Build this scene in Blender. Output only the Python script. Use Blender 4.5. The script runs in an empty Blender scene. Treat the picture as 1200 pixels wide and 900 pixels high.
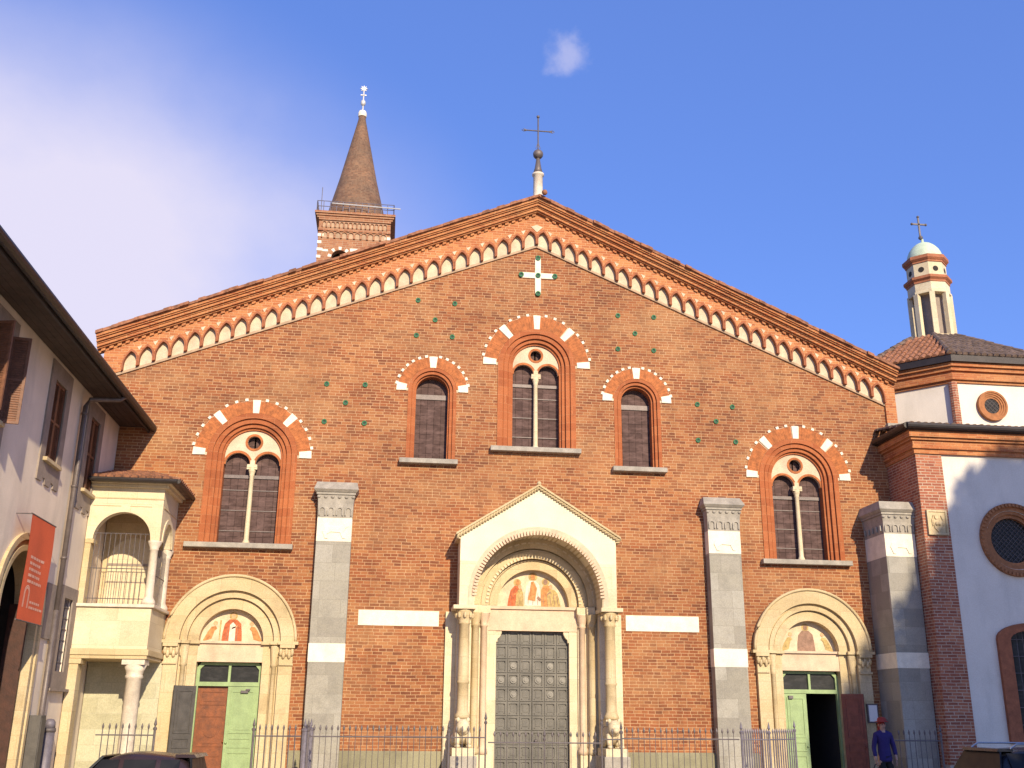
import bpy, bmesh, math, random
from mathutils import Vector, Matrix
from mathutils.geometry import tessellate_polygon
R = math.radians
random.seed(7)
sc = bpy.context.scene
col = sc.collection

# ------------------------------------------------------------------ camera
CAM = Vector((-3.75, -27.0, 1.8))
F_PX, PITCH, ROLL, YAW = 1200.0, R(18.0), R(0.55), R(6.8)
FW = Vector((math.sin(YAW)*math.cos(PITCH), math.cos(YAW)*math.cos(PITCH), math.sin(PITCH)))
_r = Vector((math.cos(YAW), -math.sin(YAW), 0)); _u = _r.cross(FW)
RT = _r*math.cos(ROLL) + _u*math.sin(ROLL); UP = -_r*math.sin(ROLL) + _u*math.cos(ROLL)
cam = bpy.data.objects.new('camera', bpy.data.cameras.new('camera'))
col.objects.link(cam); sc.camera = cam
cam.data.sensor_width = 36.0; cam.data.lens = 36.0*F_PX/1200.0
cam.data.clip_start = 0.1; cam.data.clip_end = 3000
M3 = Matrix((RT, UP, -FW)).transposed()
cam.matrix_world = Matrix.Translation(CAM) @ M3.to_4x4()
sc.render.resolution_x, sc.render.resolution_y = 1024, 768

def at(px, py, Y=0.0):          # point of the photograph (1200x900) on the plane y = Y
    d = FW + RT*((px-600)/F_PX) + UP*((450-py)/F_PX)
    return CAM + d*((Y-CAM.y)/d.y)

# ------------------------------------------------------------------ sun, sky, exposure
SUN_DIR = Vector((0.22, -1.0, 0.45)).normalized()       # towards the sun
sun = bpy.data.objects.new('sun', bpy.data.lights.new('sun', 'SUN'))
col.objects.link(sun)
sun.data.energy = 5.0; sun.data.angle = R(0.6); sun.data.color = (1.0, 0.85, 0.61)
sun.rotation_euler = (-SUN_DIR).to_track_quat('-Z', 'Y').to_euler()
w = bpy.data.worlds.new("World"); sc.world = w; w.use_nodes = True
nt = w.node_tree; nt.nodes.clear()
def N(t, **k):
    n = nt.nodes.new(t)
    for a, b in k.items(): setattr(n, a, b)
    return n
def wmath(op, a, b=None, c=None, clamp=False):
    n = N('ShaderNodeMath', operation=op, use_clamp=clamp)
    for i, v in enumerate((a, b, c)):
        if v is None: continue
        if isinstance(v, (int, float)): n.inputs[i].default_value = v
        else: nt.links.new(v, n.inputs[i])
    return n.outputs[0]
sky = N('ShaderNodeTexSky'); sky.sky_type = 'NISHITA'; sky.sun_disc = False
sky.sun_elevation = math.asin(SUN_DIR.z); sky.sun_rotation = math.atan2(SUN_DIR.x, SUN_DIR.y)
sky.air_density = 1.0; sky.dust_density = 0.6; sky.ozone_density = 2.0
hs = N('ShaderNodeMixRGB', blend_type='MULTIPLY'); hs.inputs[0].default_value = 1.0
nt.links.new(sky.outputs[0], hs.inputs[1]); hs.inputs[2].default_value = (0.95, 1.18, 1.78, 1)
hz = N('ShaderNodeMixRGB'); hz.inputs[0].default_value = 0.45; nt.links.new(hs.outputs[0], hz.inputs[1]); hz.inputs[2].default_value = (1.35, 2.5, 7.5, 1)
tc = N('ShaderNodeTexCoord')
sep = N('ShaderNodeSeparateXYZ'); nt.links.new(tc.outputs['Generated'], sep.inputs[0])
# high thin cloud: noise stretched along a wind direction, thick towards the north-west of the sky
mp = N('ShaderNodeMapping'); mp.inputs['Rotation'].default_value = (0.2, 0.5, 0.4); mp.inputs['Scale'].default_value = (2.6, 1.6, 3.6)
nt.links.new(tc.outputs['Generated'], mp.inputs[0])
nz = N('ShaderNodeTexNoise'); nz.inputs['Scale'].default_value = 1.5; nz.inputs['Detail'].default_value = 7; nz.inputs['Roughness'].default_value = 0.55
nt.links.new(mp.outputs[0], nz.inputs['Vector'])
bv = N('ShaderNodeVectorMath', operation='SUBTRACT'); nt.links.new(tc.outputs['Generated'], bv.inputs[0]); bv.inputs[1].default_value = (-0.340, 0.866, 0.365)
bs = N('ShaderNodeVectorMath', operation='MULTIPLY'); nt.links.new(bv.outputs[0], bs.inputs[0]); bs.inputs[1].default_value = (1.0, 1.0, 1.75)
bl0 = N('ShaderNodeVectorMath', operation='LENGTH'); nt.links.new(bs.outputs[0], bl0.inputs[0])
bank = N('ShaderNodeMapRange', interpolation_type='SMOOTHSTEP'); nt.links.new(bl0.outputs['Value'], bank.inputs[0])
bank.inputs[1].default_value = 0.50; bank.inputs[2].default_value = 0.06; bank.inputs[3].default_value = 0.0; bank.inputs[4].default_value = 1.0
m1 = wmath('ADD', bank.outputs[0], wmath('MULTIPLY', wmath('MULTIPLY', wmath('SUBTRACT', nz.outputs['Fac'], 0.5), 0.95), wmath('MULTIPLY', bank.outputs[0], 2.2, clamp=True)))
mk_ = N('ShaderNodeMapRange', interpolation_type='LINEAR'); nt.links.new(m1, mk_.inputs[0]); mk_.inputs[1].default_value = 0.0; mk_.inputs[2].default_value = 0.95
# one small puff
pd = Vector((0.1445, 0.8007, 0.5814))
dv = N('ShaderNodeVectorMath', operation='DISTANCE'); nt.links.new(tc.outputs['Generated'], dv.inputs[0]); dv.inputs[1].default_value = pd
nz2 = N('ShaderNodeTexNoise'); nz2.inputs['Scale'].default_value = 22; nz2.inputs['Detail'].default_value = 6; nz2.inputs['Roughness'].default_value = 0.6
nt.links.new(tc.outputs['Generated'], nz2.inputs['Vector'])
puff = N('ShaderNodeMapRange', interpolation_type='SMOOTHSTEP'); nt.links.new(wmath('ADD', dv.outputs['Value'], wmath('MULTIPLY', nz2.outputs['Fac'], 0.075)), puff.inputs[0])
puff.inputs[1].default_value = 0.060; puff.inputs[2].default_value = 0.030; puff.inputs[3].default_value = 0.0; puff.inputs[4].default_value = 0.40
mask = wmath('MAXIMUM', wmath('MULTIPLY', mk_.outputs[0], 0.93), puff.outputs[0])
up_ = N('ShaderNodeMapRange'); nt.links.new(sep.outputs['Z'], up_.inputs[0]); up_.inputs[1].default_value = -0.02; up_.inputs[2].default_value = 0.05
mask = wmath('MULTIPLY', mask, up_.outputs[0])
mx = N('ShaderNodeMixRGB'); nt.links.new(mask, mx.inputs[0]); nt.links.new(hz.outputs[0], mx.inputs[1]); mx.inputs[2].default_value = (6.6, 6.2, 7.5, 1)
bg = N('ShaderNodeBackground'); bg.inputs['Strength'].default_value = 0.10; nt.links.new(mx.outputs[0], bg.inputs[0])
wo = N('ShaderNodeOutputWorld'); nt.links.new(bg.outputs[0], wo.inputs[0])
vs = sc.view_settings; vs.view_transform = 'Standard'; vs.look = 'None'; vs.gamma = 1; vs.use_curve_mapping = False
vs.exposure = 0.34

# ------------------------------------------------------------------ materials
def newmat(name):
    m = bpy.data.materials.new(name); m.use_nodes = True
    t = m.node_tree; t.nodes.clear()
    o = t.nodes.new('ShaderNodeOutputMaterial'); p = t.nodes.new('ShaderNodeBsdfPrincipled')
    t.links.new(p.outputs[0], o.inputs[0])
    return m, t, p
def tnoise(t, scale, detail=4, rough=0.55, vec=None, stretch=None):
    n = t.nodes.new('ShaderNodeTexNoise'); n.inputs['Scale'].default_value = scale
    n.inputs['Detail'].default_value = detail; n.inputs['Roughness'].default_value = rough
    if vec is None:
        g = t.nodes.new('ShaderNodeNewGeometry'); vec = g.outputs['Position']
    if stretch:
        mp = t.nodes.new('ShaderNodeMapping'); mp.inputs['Scale'].default_value = stretch
        t.links.new(vec, mp.inputs[0]); vec = mp.outputs[0]
    t.links.new(vec, n.inputs['Vector'])
    return n.outputs['Fac']
def tramp(t, fac, stops):
    r = t.nodes.new('ShaderNodeValToRGB')
    while len(r.color_ramp.elements) < len(stops): r.color_ramp.elements.new(0.5)
    for e, (p, c) in zip(r.color_ramp.elements, stops):
        e.position = p; e.color = tuple(c) + (1,) if len(c) == 3 else c
    t.links.new(fac, r.inputs[0]); return r.outputs[0]
def tmix(t, fac, a, b, mode='MIX'):
    m = t.nodes.new('ShaderNodeMixRGB'); m.blend_type = mode
    for i, v in enumerate((fac, a, b)):
        if isinstance(v, (int, float)): m.inputs[i].default_value = v
        elif isinstance(v, tuple): m.inputs[i].default_value = v + (1,) if len(v) == 3 else v
        else: t.links.new(v, m.inputs[i])
    return m.outputs[0]
def tbump(t, p, h, strength, dist=0.02):
    b = t.nodes.new('ShaderNodeBump'); b.inputs['Strength'].default_value = strength; b.inputs['Distance'].default_value = dist
    t.links.new(h, b.inputs['Height']); t.links.new(b.outputs[0], p.inputs['Normal'])
def g3(v): return (v, v, v)
def plain(name, c, rough=0.8, var=0.18, scale=3.0, metal=0.0, bump=0.25, stain=0.25, streak=True, fine=40):
    m, t, p = newmat(name)
    lo = tuple(x*(1-var) for x in c); hi = tuple(min(1, x*(1+var)) for x in c)
    base = tramp(t, tnoise(t, scale, 6), [(0.3, lo), (0.7, hi)])
    if stain:
        s = tnoise(t, 0.9, 5, 0.6, stretch=(2.2, 2.2, 0.5) if streak else None)
        base = tmix(t, tramp(t, s, [(0.5, g3(0)), (0.78, g3(stain))]), base, tuple(x*0.45 for x in c))
    f = tnoise(t, fine, 3)
    base = tmix(t, 0.12, base, tramp(t, f, [(0.3, g3(0.0)), (0.7, g3(1.0))]), 'OVERLAY')
    t.links.new(base, p.inputs['Base Color'])
    p.inputs['Roughness'].default_value = rough; p.inputs['Metallic'].default_value = metal
    if bump: tbump(t, p, f, bump, 0.01)
    return m
def bricks(name, c1, c2, mortar, bw=0.27, bh=0.078, ms=0.010, patch=None, dark=0.3, bump=0.5, off=0.5, rough=0.85, patchamt=0.75, third=None, weather=0.0):
    m, t, p = newmat(name)
    uv = t.nodes.new('ShaderNodeUVMap')
    # slight wobble so that courses are not ruled
    wn = t.nodes.new('ShaderNodeTexNoise'); wn.inputs['Scale'].default_value = 1.3; t.links.new(uv.outputs[0], wn.inputs['Vector'])
    wv = t.nodes.new('ShaderNodeVectorMath'); wv.operation = 'MULTIPLY_ADD'
    t.links.new(wn.outputs['Color'], wv.inputs[0]); wv.inputs[1].default_value = (0.05, 0.035, 0); t.links.new(uv.outputs[0], wv.inputs[2])
    b = t.nodes.new('ShaderNodeTexBrick'); t.links.new(wv.outputs[0], b.inputs['Vector'])
    b.inputs['Color1'].default_value = (0, 0, 0, 1); b.inputs['Color2'].default_value = (1, 1, 1, 1); b.inputs['Mortar'].default_value = (0.5, 0.5, 0.5, 1)
    b.inputs['Scale'].default_value = 1; b.inputs['Brick Width'].default_value = bw; b.inputs['Row Height'].default_value = bh
    b.inputs['Mortar Size'].default_value = ms; b.inputs['Mortar Smooth'].default_value = 0.25; b.inputs['Bias'].default_value = 0.0
    b.offset = off; b.squash_frequency = 3; b.squash = 0.75
    stops = [(0.0, c1), (1.0, c2)] if third is None else [(0.0, c1), (0.5, third), (1.0, c2)]
    base = tramp(t, b.outputs['Color'], stops)
    if patch:
        base = tmix(t, tramp(t, tnoise(t, 0.55, 6, 0.66, stretch=(0.7, 0.7, 1.8)), [(0.46, g3(0)), (0.66, g3(patchamt))]), base, patch)
    base = tmix(t, tramp(t, tnoise(t, 1.7, 6, 0.65), [(0.5, g3(0)), (0.72, g3(dark))]), base, tuple(x*0.5 for x in c1))
    # mortar is washed out in places
    mcol = tmix(t, tramp(t, tnoise(t, 1.1, 5, 0.6), [(0.35, g3(0)), (0.6, g3(1))]), tuple(0.62*x + 0.38*y for x, y in zip(mortar, c1)), mortar)
    base = tmix(t, b.outputs['Fac'], base, mcol)
    if weather:
        base = tmix(t, weather, base, tramp(t, tnoise(t, 0.33, 9, 0.68), [(0.30, (0.74, 0.70, 0.68)), (0.52, (1.0, 1.0, 1.0)), (0.70, (1.16, 1.12, 1.06))]), 'MULTIPLY')
        base = tmix(t, weather, base, tramp(t, tnoise(t, 1.0, 7, 0.7, stretch=(1.6, 1.6, 0.22)), [(0.32, (0.78, 0.75, 0.73)), (0.45, (1.0, 1.0, 1.0))]), 'MULTIPLY')
    f = tnoise(t, 45, 3)
    base = tmix(t, 0.15, base, tramp(t, f, [(0.3, g3(0)), (0.7, g3(1))]), 'OVERLAY')
    t.links.new(base, p.inputs['Base Color']); p.inputs['Roughness'].default_value = rough
    inv = t.nodes.new('ShaderNodeMath'); inv.operation = 'MULTIPLY_ADD'; t.links.new(b.outputs['Fac'], inv.inputs[0]); inv.inputs[1].default_value = -1
    t.links.new(f, inv.inputs[2])
    tbump(t, p, inv.outputs[0], bump, 0.012)
    return m
def glassy(name, c, c2, w_=0.16, h_=0.2, rough=0.35, line=(0.02, 0.015, 0.018), spec=0.5):
    m, t, p = newmat(name); p.inputs['Specular IOR Level'].default_value = spec
    uv = t.nodes.new('ShaderNodeUVMap')
    b = t.nodes.new('ShaderNodeTexBrick'); t.links.new(uv.outputs[0], b.inputs['Vector']); b.offset = 0
    b.inputs['Color1'].default_value = c + (1,); b.inputs['Color2'].default_value = c2 + (1,); b.inputs['Mortar'].default_value = line + (1,)
    b.inputs['Scale'].default_value = 1; b.inputs['Brick Width'].default_value = w_; b.inputs['Row Height'].default_value = h_; b.inputs['Mortar Size'].default_value = 0.008
    base = tmix(t, tramp(t, tnoise(t, 2.6, 6, 0.7, stretch=(1, 1, 2.8)), [(0.46, g3(0)), (0.72, g3(0.6))]), b.outputs['Color'], tuple(min(1, x*2.2) for x in c2))
    t.links.new(base, p.inputs['Base Color']); p.inputs['Roughness'].default_value = rough
    tbump(t, p, tnoise(t, 9, 2), 0.15, 0.02)
    return m
M = {}
M['brick'] = bricks('church_brick', (0.165, 0.050, 0.018), (0.345, 0.142, 0.050), (0.52, 0.325, 0.17), bw=0.25, bh=0.080, ms=0.0075, patch=(0.355, 0.172, 0.070), third=(0.275, 0.082, 0.025), dark=0.36, patchamt=0.65, weather=0.9)
M['brick_plain'] = bricks('pier_brick', (0.25, 0.075, 0.04), (0.42, 0.16, 0.08), (0.5, 0.38, 0.27), third=(0.33, 0.10, 0.05), dark=0.5)  # brick of the chapel pier, nave and side walls
M['brick_tower'] = bricks('tower_brick', (0.27, 0.095, 0.042), (0.38, 0.165, 0.075), (0.38, 0.26, 0.16), bw=0.5, bh=0.16, ms=0.02, dark=0.4)
M['spire'] = bricks('spire_brick', (0.135, 0.062, 0.034), (0.26, 0.135, 0.072), (0.20, 0.13, 0.08), bw=0.42, bh=0.16, ms=0.025, patch=(0.10, 0.066, 0.045), dark=0.6, weather=1)
M['terracotta'] = bricks('terracotta_moulding', (0.31, 0.082, 0.023), (0.39, 0.120, 0.038), (0.42, 0.17, 0.07), bw=0.6, bh=0.24, ms=0.006, dark=0.45, bump=0.3, weather=0.7)
M['voussoir'] = plain('voussoir_brick', (0.38, 0.120, 0.034), 0.85, 0.35, 9, stain=0.45, streak=False)
M['cornice'] = bricks('cornice_brick', (0.33, 0.092, 0.03), (0.47, 0.18, 0.06), (0.55, 0.33, 0.16), bw=0.27, bh=0.062, ms=0.005, third=(0.40, 0.125, 0.038), dark=0.75, patch=(0.46, 0.20, 0.075))
M['frieze'] = bricks('frieze_brick', (0.36, 0.105, 0.034), (0.50, 0.20, 0.07), (0.55, 0.33, 0.17), bw=0.25, bh=0.075, ms=0.008, dark=0.35)
M['rib'] = plain('rib_brick', (0.31, 0.10, 0.042), 0.85, 0.25, 8, stain=0.35, streak=False)
M['frieze_plaster'] = plain('frieze_plaster', (0.56, 0.455, 0.32), 0.9, 0.16, 4, stain=0.5)
M['frieze_ledge'] = plain('frieze_ledge', (0.42, 0.29, 0.185), 0.9, 0.2, 5, stain=0.4)
M['oculus'] = plain('oculus_brick', (0.34, 0.135, 0.05), 0.85, 0.25, 9, stain=0.4, streak=False)
M['tower_plaster'] = plain('tower_plaster', (0.42, 0.28, 0.18), 0.9, 0.25, 2, stain=0.5)
M['wood_dark'] = plain('dark_door_wood', (0.055, 0.018, 0.010), 0.6, 0.3, 7, stain=0.3)
M['white'] = plain('white_stone', (0.74, 0.67, 0.53), 0.75, 0.10, 5, stain=0.25, bump=0.15)
M['cream'] = bricks('cream_stone', (0.46, 0.345, 0.185), (0.56, 0.43, 0.245), (0.38, 0.28, 0.15), bw=0.75, bh=0.46, ms=0.004, third=(0.52, 0.40, 0.22), patch=(0.58, 0.47, 0.30), dark=0.42, bump=0.3)
M['cream_pale'] = bricks('pale_cream_stone', (0.56, 0.455, 0.29), (0.66, 0.555, 0.365), (0.46, 0.37, 0.23), bw=0.9, bh=0.55, ms=0.004, third=(0.62, 0.51, 0.33), patch=(0.68, 0.59, 0.42), dark=0.28, bump=0.25)
M['cream_gable'] = plain('gable_pale_stone', (0.72, 0.63, 0.44), 0.8, 0.07, 2.0, stain=0.2, bump=0.2)  # paler stone of the upper gable
M['pinkstone'] = plain('pinkish_stone', (0.60, 0.44, 0.30), 0.8, 0.14, 3, stain=0.35)
M['marble'] = plain('marble_column', (0.62, 0.53, 0.42), 0.6, 0.16, 6, stain=0.35)
M['grey_block'] = bricks('grey_ashlar', (0.235, 0.215, 0.18), (0.36, 0.335, 0.285), (0.24, 0.22, 0.18), bw=0.72, bh=0.46, ms=0.005, third=(0.29, 0.265, 0.22), dark=0.35, bump=0.25, patch=(0.33, 0.30, 0.225), patchamt=0.5)
M['grey'] = plain('grey_stone', (0.33, 0.295, 0.245), 0.85, 0.2, 5, stain=0.5)
M['plinth'] = bricks('plinth_stone', (0.20, 0.18, 0.11), (0.29, 0.265, 0.165), (0.17, 0.155, 0.10), bw=1.1, bh=0.5, ms=0.012, dark=0.45, bump=0.3)
M['lower_block'] = bricks('loggia_back_stone', (0.40, 0.37, 0.24), (0.52, 0.48, 0.33), (0.4, 0.37, 0.26), bw=0.7, bh=0.36, ms=0.008, dark=0.3, bump=0.25)
M['house_plaster'] = plain('house_plaster', (0.74, 0.625, 0.49), 0.9, 0.09, 1.2, stain=0.36, bump=0.25)
M['house_stone'] = plain('house_window_stone', (0.27, 0.215, 0.175), 0.85, 0.15, 4, stain=0.3)
M['chapel_plaster'] = plain('chapel_plaster', (0.70, 0.63, 0.54), 0.9, 0.07, 1.1, stain=0.30, bump=0.2)
M['glass'] = glassy('leaded_glass', (0.075, 0.047, 0.042), (0.105, 0.067, 0.06), .19, .27, 0.9, (0.04, 0.025, 0.022), spec=0.08)
M['glass_dark'] = glassy('dark_glass', (0.02, 0.02, 0.02), (0.03, 0.028, 0.028), 5, 5, 0.35, spec=0.2)
M['tile'] = plain('roof_tile', (0.27, 0.115, 0.06), 0.9, 0.5, 7, stain=0.7, streak=False, bump=0.5)
M['tile_old'] = plain('weathered_roof_tile', (0.15, 0.10, 0.075), 0.95, 0.5, 6, stain=0.6, streak=False, bump=0.6)
M['timber'] = plain('eave_timber', (0.055, 0.035, 0.026), 0.8, 0.25, 6, stain=0.3)
M['gutter'] = plain('gutter_metal', (0.034, 0.026, 0.024), 0.5, 0.2, 5, metal=0.3)
M['pipe'] = plain('downpipe_metal', (0.15, 0.12, 0.11), 0.5, 0.2, 5, metal=0.3)
M['wood_shutter'] = plain('shutter_wood', (0.17, 0.07, 0.035), 0.6, 0.3, 8, stain=0.3)
M['wood_brown'] = plain('door_wood_brown', (0.19, 0.050, 0.009), 0.5, 0.35, 7, stain=0.5)
M['wood_red'] = plain('door_wood_red', (0.17, 0.045, 0.03), 0.5, 0.25, 7, stain=0.25)
M['green'] = plain('green_paint', (0.265, 0.355, 0.16), 0.6, 0.14, 4, stain=0.4)
M['dark_leaf'] = plain('dark_grey_door', (0.085, 0.075, 0.065), 0.6, 0.2, 6, stain=0.3)  # dark grey of the opened leaf and the cabinet
M['bronze'] = plain('bronze_door', (0.125, 0.114, 0.096), 0.6, 0.25, 3, metal=0.2, stain=0.6)
M['bronze_hi'] = plain('bronze_boss', (0.18, 0.165, 0.14), 0.5, 0.2, 6, metal=0.2, stain=0.3)
M['iron'] = plain('iron', (0.125, 0.105, 0.105), 0.6, 0.2, 8, metal=0.2)
M['iron_pale'] = plain('weathered_iron', (0.17, 0.15, 0.175), 0.6, 0.2, 8, metal=0.3)
M['lead'] = plain('lead', (0.15, 0.12, 0.11), 0.55, 0.2, 6, metal=0.3)
M['copper'] = plain('pale_copper', (0.50, 0.58, 0.42), 0.7, 0.12, 5, stain=0.25)
M['cornice_red'] = plain('red_moulding', (0.36, 0.13, 0.06), 0.85, 0.2, 8, stain=0.25)
M['gilt'] = plain('star_metal', (0.55, 0.53, 0.50), 0.5, 0.1, 6, metal=0.3, stain=0.1)
M['ceramic'] = plain('ceramic_green', (0.022, 0.13, 0.05), 0.75, 0.3, 14, stain=0)
M['ceramic_dark'] = plain('ceramic_bowl_centre', (0.03, 0.06, 0.05), 0.75, 0.3, 14, stain=0)
M['banner'] = plain('banner_cloth', (0.62, 0.105, 0.036), 0.85, 0.08, 2, stain=0.12, bump=0.1)
M['banner_print'] = plain('banner_print', (0.74, 0.42, 0.30), 0.85, 0.05, 6, stain=0)
M['fresco_bg'] = plain('fresco_ground', (0.60, 0.49, 0.33), 0.9, 0.2, 4, stain=0.5)
M['fresco_red'] = plain('fresco_red', (0.44, 0.115, 0.045), 0.9, 0.35, 12, stain=0.5)
M['fresco_orange'] = plain('fresco_orange', (0.47, 0.21, 0.075), 0.9, 0.35, 12, stain=0.4)
M['fresco_ochre'] = plain('fresco_ochre', (0.42, 0.30, 0.12), 0.9, 0.35, 12, stain=0.4)
M['fresco_skin'] = plain('fresco_skin', (0.55, 0.33, 0.18), 0.9, 0.2, 12, stain=0.1)
M['fresco_dark'] = plain('fresco_dark', (0.27, 0.16, 0.11), 0.9, 0.25, 9, stain=0.2)
M['fresco_pale'] = plain('fresco_pale', (0.70, 0.55, 0.45), 0.9, 0.2, 9, stain=0.2)
M['dark_void'] = plain('painted_dark_interior', (0.03, 0.025, 0.022), 0.95, 0.1, 3, stain=0)  # near black: the shade inside openings is put into the colour
M['paper'] = plain('paper', (0.75, 0.74, 0.74), 0.7, 0.03, 6, stain=0)
M['paving'] = bricks('paving_setts', (0.32, 0.27, 0.21), (0.44, 0.38, 0.30), (0.22, 0.19, 0.15), bw=0.3, bh=0.2, ms=0.012, dark=0.3)
M['asphalt'] = plain('asphalt', (0.05, 0.05, 0.052), 0.9, 0.2, 3, stain=0.3, streak=False, bump=0.5)

# ------------------------------------------------------------------ mesh builder
OFF = {}
class MB:
    def __init__(s, xf=None):
        s.v, s.f, s.m, s.sm = [], [], [], []; s.mi = 0; s.xf = xf; s.smooth = False
    def add(s, vs, fs):
        o = len(s.v)
        for p in vs:
            s.v.append(Vector(s.xf(*p)) if s.xf else Vector(p))
        for f in fs:
            s.f.append([i+o for i in f]); s.m.append(s.mi); s.sm.append(s.smooth)
    def box(s, x0, x1, y0, y1, z0, z1):
        s.add([(x0,y0,z0),(x1,y0,z0),(x1,y1,z0),(x0,y1,z0),(x0,y0,z1),(x1,y0,z1),(x1,y1,z1),(x0,y1,z1)],
              [(3,2,1,0),(4,5,6,7),(0,1,5,4),(1,2,6,5),(2,3,7,6),(3,0,4,7)])
        return s
    def frustum(s, x0, x1, y0, y1, z0, X0, X1, Y0, Y1, z1):
        s.add([(x0,y0,z0),(x1,y0,z0),(x1,y1,z0),(x0,y1,z0),(X0,Y0,z1),(X1,Y0,z1),(X1,Y1,z1),(X0,Y1,z1)],
              [(3,2,1,0),(4,5,6,7),(0,1,5,4),(1,2,6,5),(2,3,7,6),(3,0,4,7)])
        return s
    def plate(s, outline, holes=(), y0=0.0, y1=0.1):
        def area(p): return sum(p[i][0]*p[(i+1) % len(p)][1]-p[(i+1) % len(p)][0]*p[i][1] for i in range(len(p)))
        loops = [list(outline) if area(outline) > 0 else list(outline)[::-1]]
        for h in holes: loops.append(list(h)[::-1] if area(h) > 0 else list(h))
        tris = tessellate_polygon([[Vector((p[0], p[1], 0)) for p in l] for l in loops])
        flat = [p for l in loops for p in l]; n = len(flat)
        vs = [(p[0], y0, p[1]) for p in flat] + [(p[0], y1, p[1]) for p in flat]
        fs = []
        for a, b, c in tris:
            A, B, C_ = flat[a], flat[b], flat[c]
            cr = (B[0]-A[0])*(C_[1]-A[1])-(B[1]-A[1])*(C_[0]-A[0])
            if abs(cr) < 1e-12: continue
            if cr < 0: b, c = c, b
            fs.append((a, b, c)); fs.append((c+n, b+n, a+n))
        o = 0
        for l in loops:
            k = len(l)
            for i in range(k):
                j = (i+1) % k
                fs.append((o+j, o+i, o+i+n, o+j+n))
            o += k
        s.add(vs, fs); return s
    def arch(s, cx, zb, zs, r0, r1, y0, y1, n=28):
        o = [(cx-r1, zb)] + arc(cx, zs, r1, 180, 0, n) + [(cx+r1, zb)] if zb < zs else arc(cx, zs, r1, 180, 0, n)
        i = [(cx-r0, zb)] + arc(cx, zs, r0, 180, 0, n) + [(cx+r0, zb)] if zb < zs else arc(cx, zs, r0, 180, 0, n)
        k = len(o)
        vs = [(p[0], y, p[1]) for y in (y0, y1) for l in (o, i) for p in l]
        fs = []
        for j in range(k-1):
            a, b, c, d = j, j+1, k+j+1, k+j
            fs += [(d, c, b, a), (2*k+a, 2*k+b, 2*k+c, 2*k+d), (a, b, 2*k+b, 2*k+a), (c, d, 2*k+d, 2*k+c)]
        fs += [(0, 2*k, 3*k, k), (k-1, 2*k-1, 4*k-1, 3*k-1)]
        s.add(vs, fs); return s
    def wedge(s, cx, cz, r0, r1, a0, a1, y0, y1, n=2):
        o = arc(cx, cz, r1, a0, a1, n); i = arc(cx, cz, r0, a0, a1, n)
        s.plate(o + i[::-1], (), y0, y1); return s
    def disc(s, cx, cz, r, y0, y1, n=16):
        s.plate(arc(cx, cz, r, 0, 360, n)[:-1], (), y0, y1); return s
    def lathe(s, cx, cy, prof, n=16, rot=0.0):
        vs, fs = [], []
        for r, z in prof:
            for k in range(n):
                a = 2*math.pi*(k+0.5*rot)/n
                vs.append((cx+r*math.cos(a), cy+r*math.sin(a), z))
        for j in range(len(prof)-1):
            for k in range(n):
                k2 = (k+1) % n
                fs.append((j*n+k, j*n+k2, (j+1)*n+k2, (j+1)*n+k))
        fs.append(tuple(range(n))[::-1]); fs.append(tuple((len(prof)-1)*n+k for k in range(n)))
        s.add(vs, fs); return s
    def tube(s, pts, r, n=8, r1=None):
        pts = [Vector(p) for p in pts]; vs, fs = [], []
        for i, p in enumerate(pts):
            d = (pts[min(i+1, len(pts)-1)]-pts[max(i-1, 0)]).normalized()
            a = d.orthogonal().normalized() if abs(d.z) > 0.95 else d.cross(Vector((0,0,1))).normalized()
            b = d.cross(a)
            rr = r if r1 is None else r+(r1-r)*i/(len(pts)-1)
            for k in range(n):
                t = 2*math.pi*k/n; vs.append(tuple(p+a*rr*math.cos(t)+b*rr*math.sin(t)))
        for i in range(len(pts)-1):
            for k in range(n):
                k2 = (k+1) % n
                fs.append((i*n+k, i*n+k2, (i+1)*n+k2, (i+1)*n+k))
        fs.append(tuple(range(n))[::-1]); fs.append(tuple((len(pts)-1)*n+k for k in range(n)))
        s.add(vs, fs); return s
    def ball(s, c, rx, ry=None, rz=None, n=10, m=6):
        ry = ry or rx; rz = rz or rx
        vs, fs = [(c[0], c[1], c[2]-rz)], []
        for j in range(1, m):
            b = -math.pi/2+math.pi*j/m
            for k in range(n):
                a = 2*math.pi*k/n
                vs.append((c[0]+rx*math.cos(b)*math.cos(a), c[1]+ry*math.cos(b)*math.sin(a), c[2]+rz*math.sin(b)))
        vs.append((c[0], c[1], c[2]+rz))
        for k in range(n):
            fs.append((0, 1+(k+1) % n, 1+k)); fs.append((len(vs)-1, 1+(m-2)*n+k, 1+(m-2)*n+(k+1) % n))
        for j in range(m-2):
            for k in range(n):
                k2 = (k+1) % n
                fs.append((1+j*n+k, 1+j*n+k2, 1+(j+1)*n+k2, 1+(j+1)*n+k))
        s.add(vs, fs); return s
    def build(s, name, mats, parent=None, fixn=True, bevel=0.0):
        if not isinstance(mats, (list, tuple)): mats = [mats]
        off = OFF.get(parent.name, Vector()) if parent else Vector()
        me = bpy.data.meshes.new(name)
        me.from_pydata([tuple(v-off) for v in s.v], [], s.f)
        for m in mats: me.materials.append(m)
        for p, mi, sm in zip(me.polygons, s.m, s.sm): p.material_index = mi; p.use_smooth = sm
        if fixn:
            bm = bmesh.new(); bm.from_mesh(me); bmesh.ops.recalc_face_normals(bm, faces=bm.faces[:]); bm.to_mesh(me); bm.free()
        uvl = me.uv_layers.new(name='UVMap')
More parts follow.
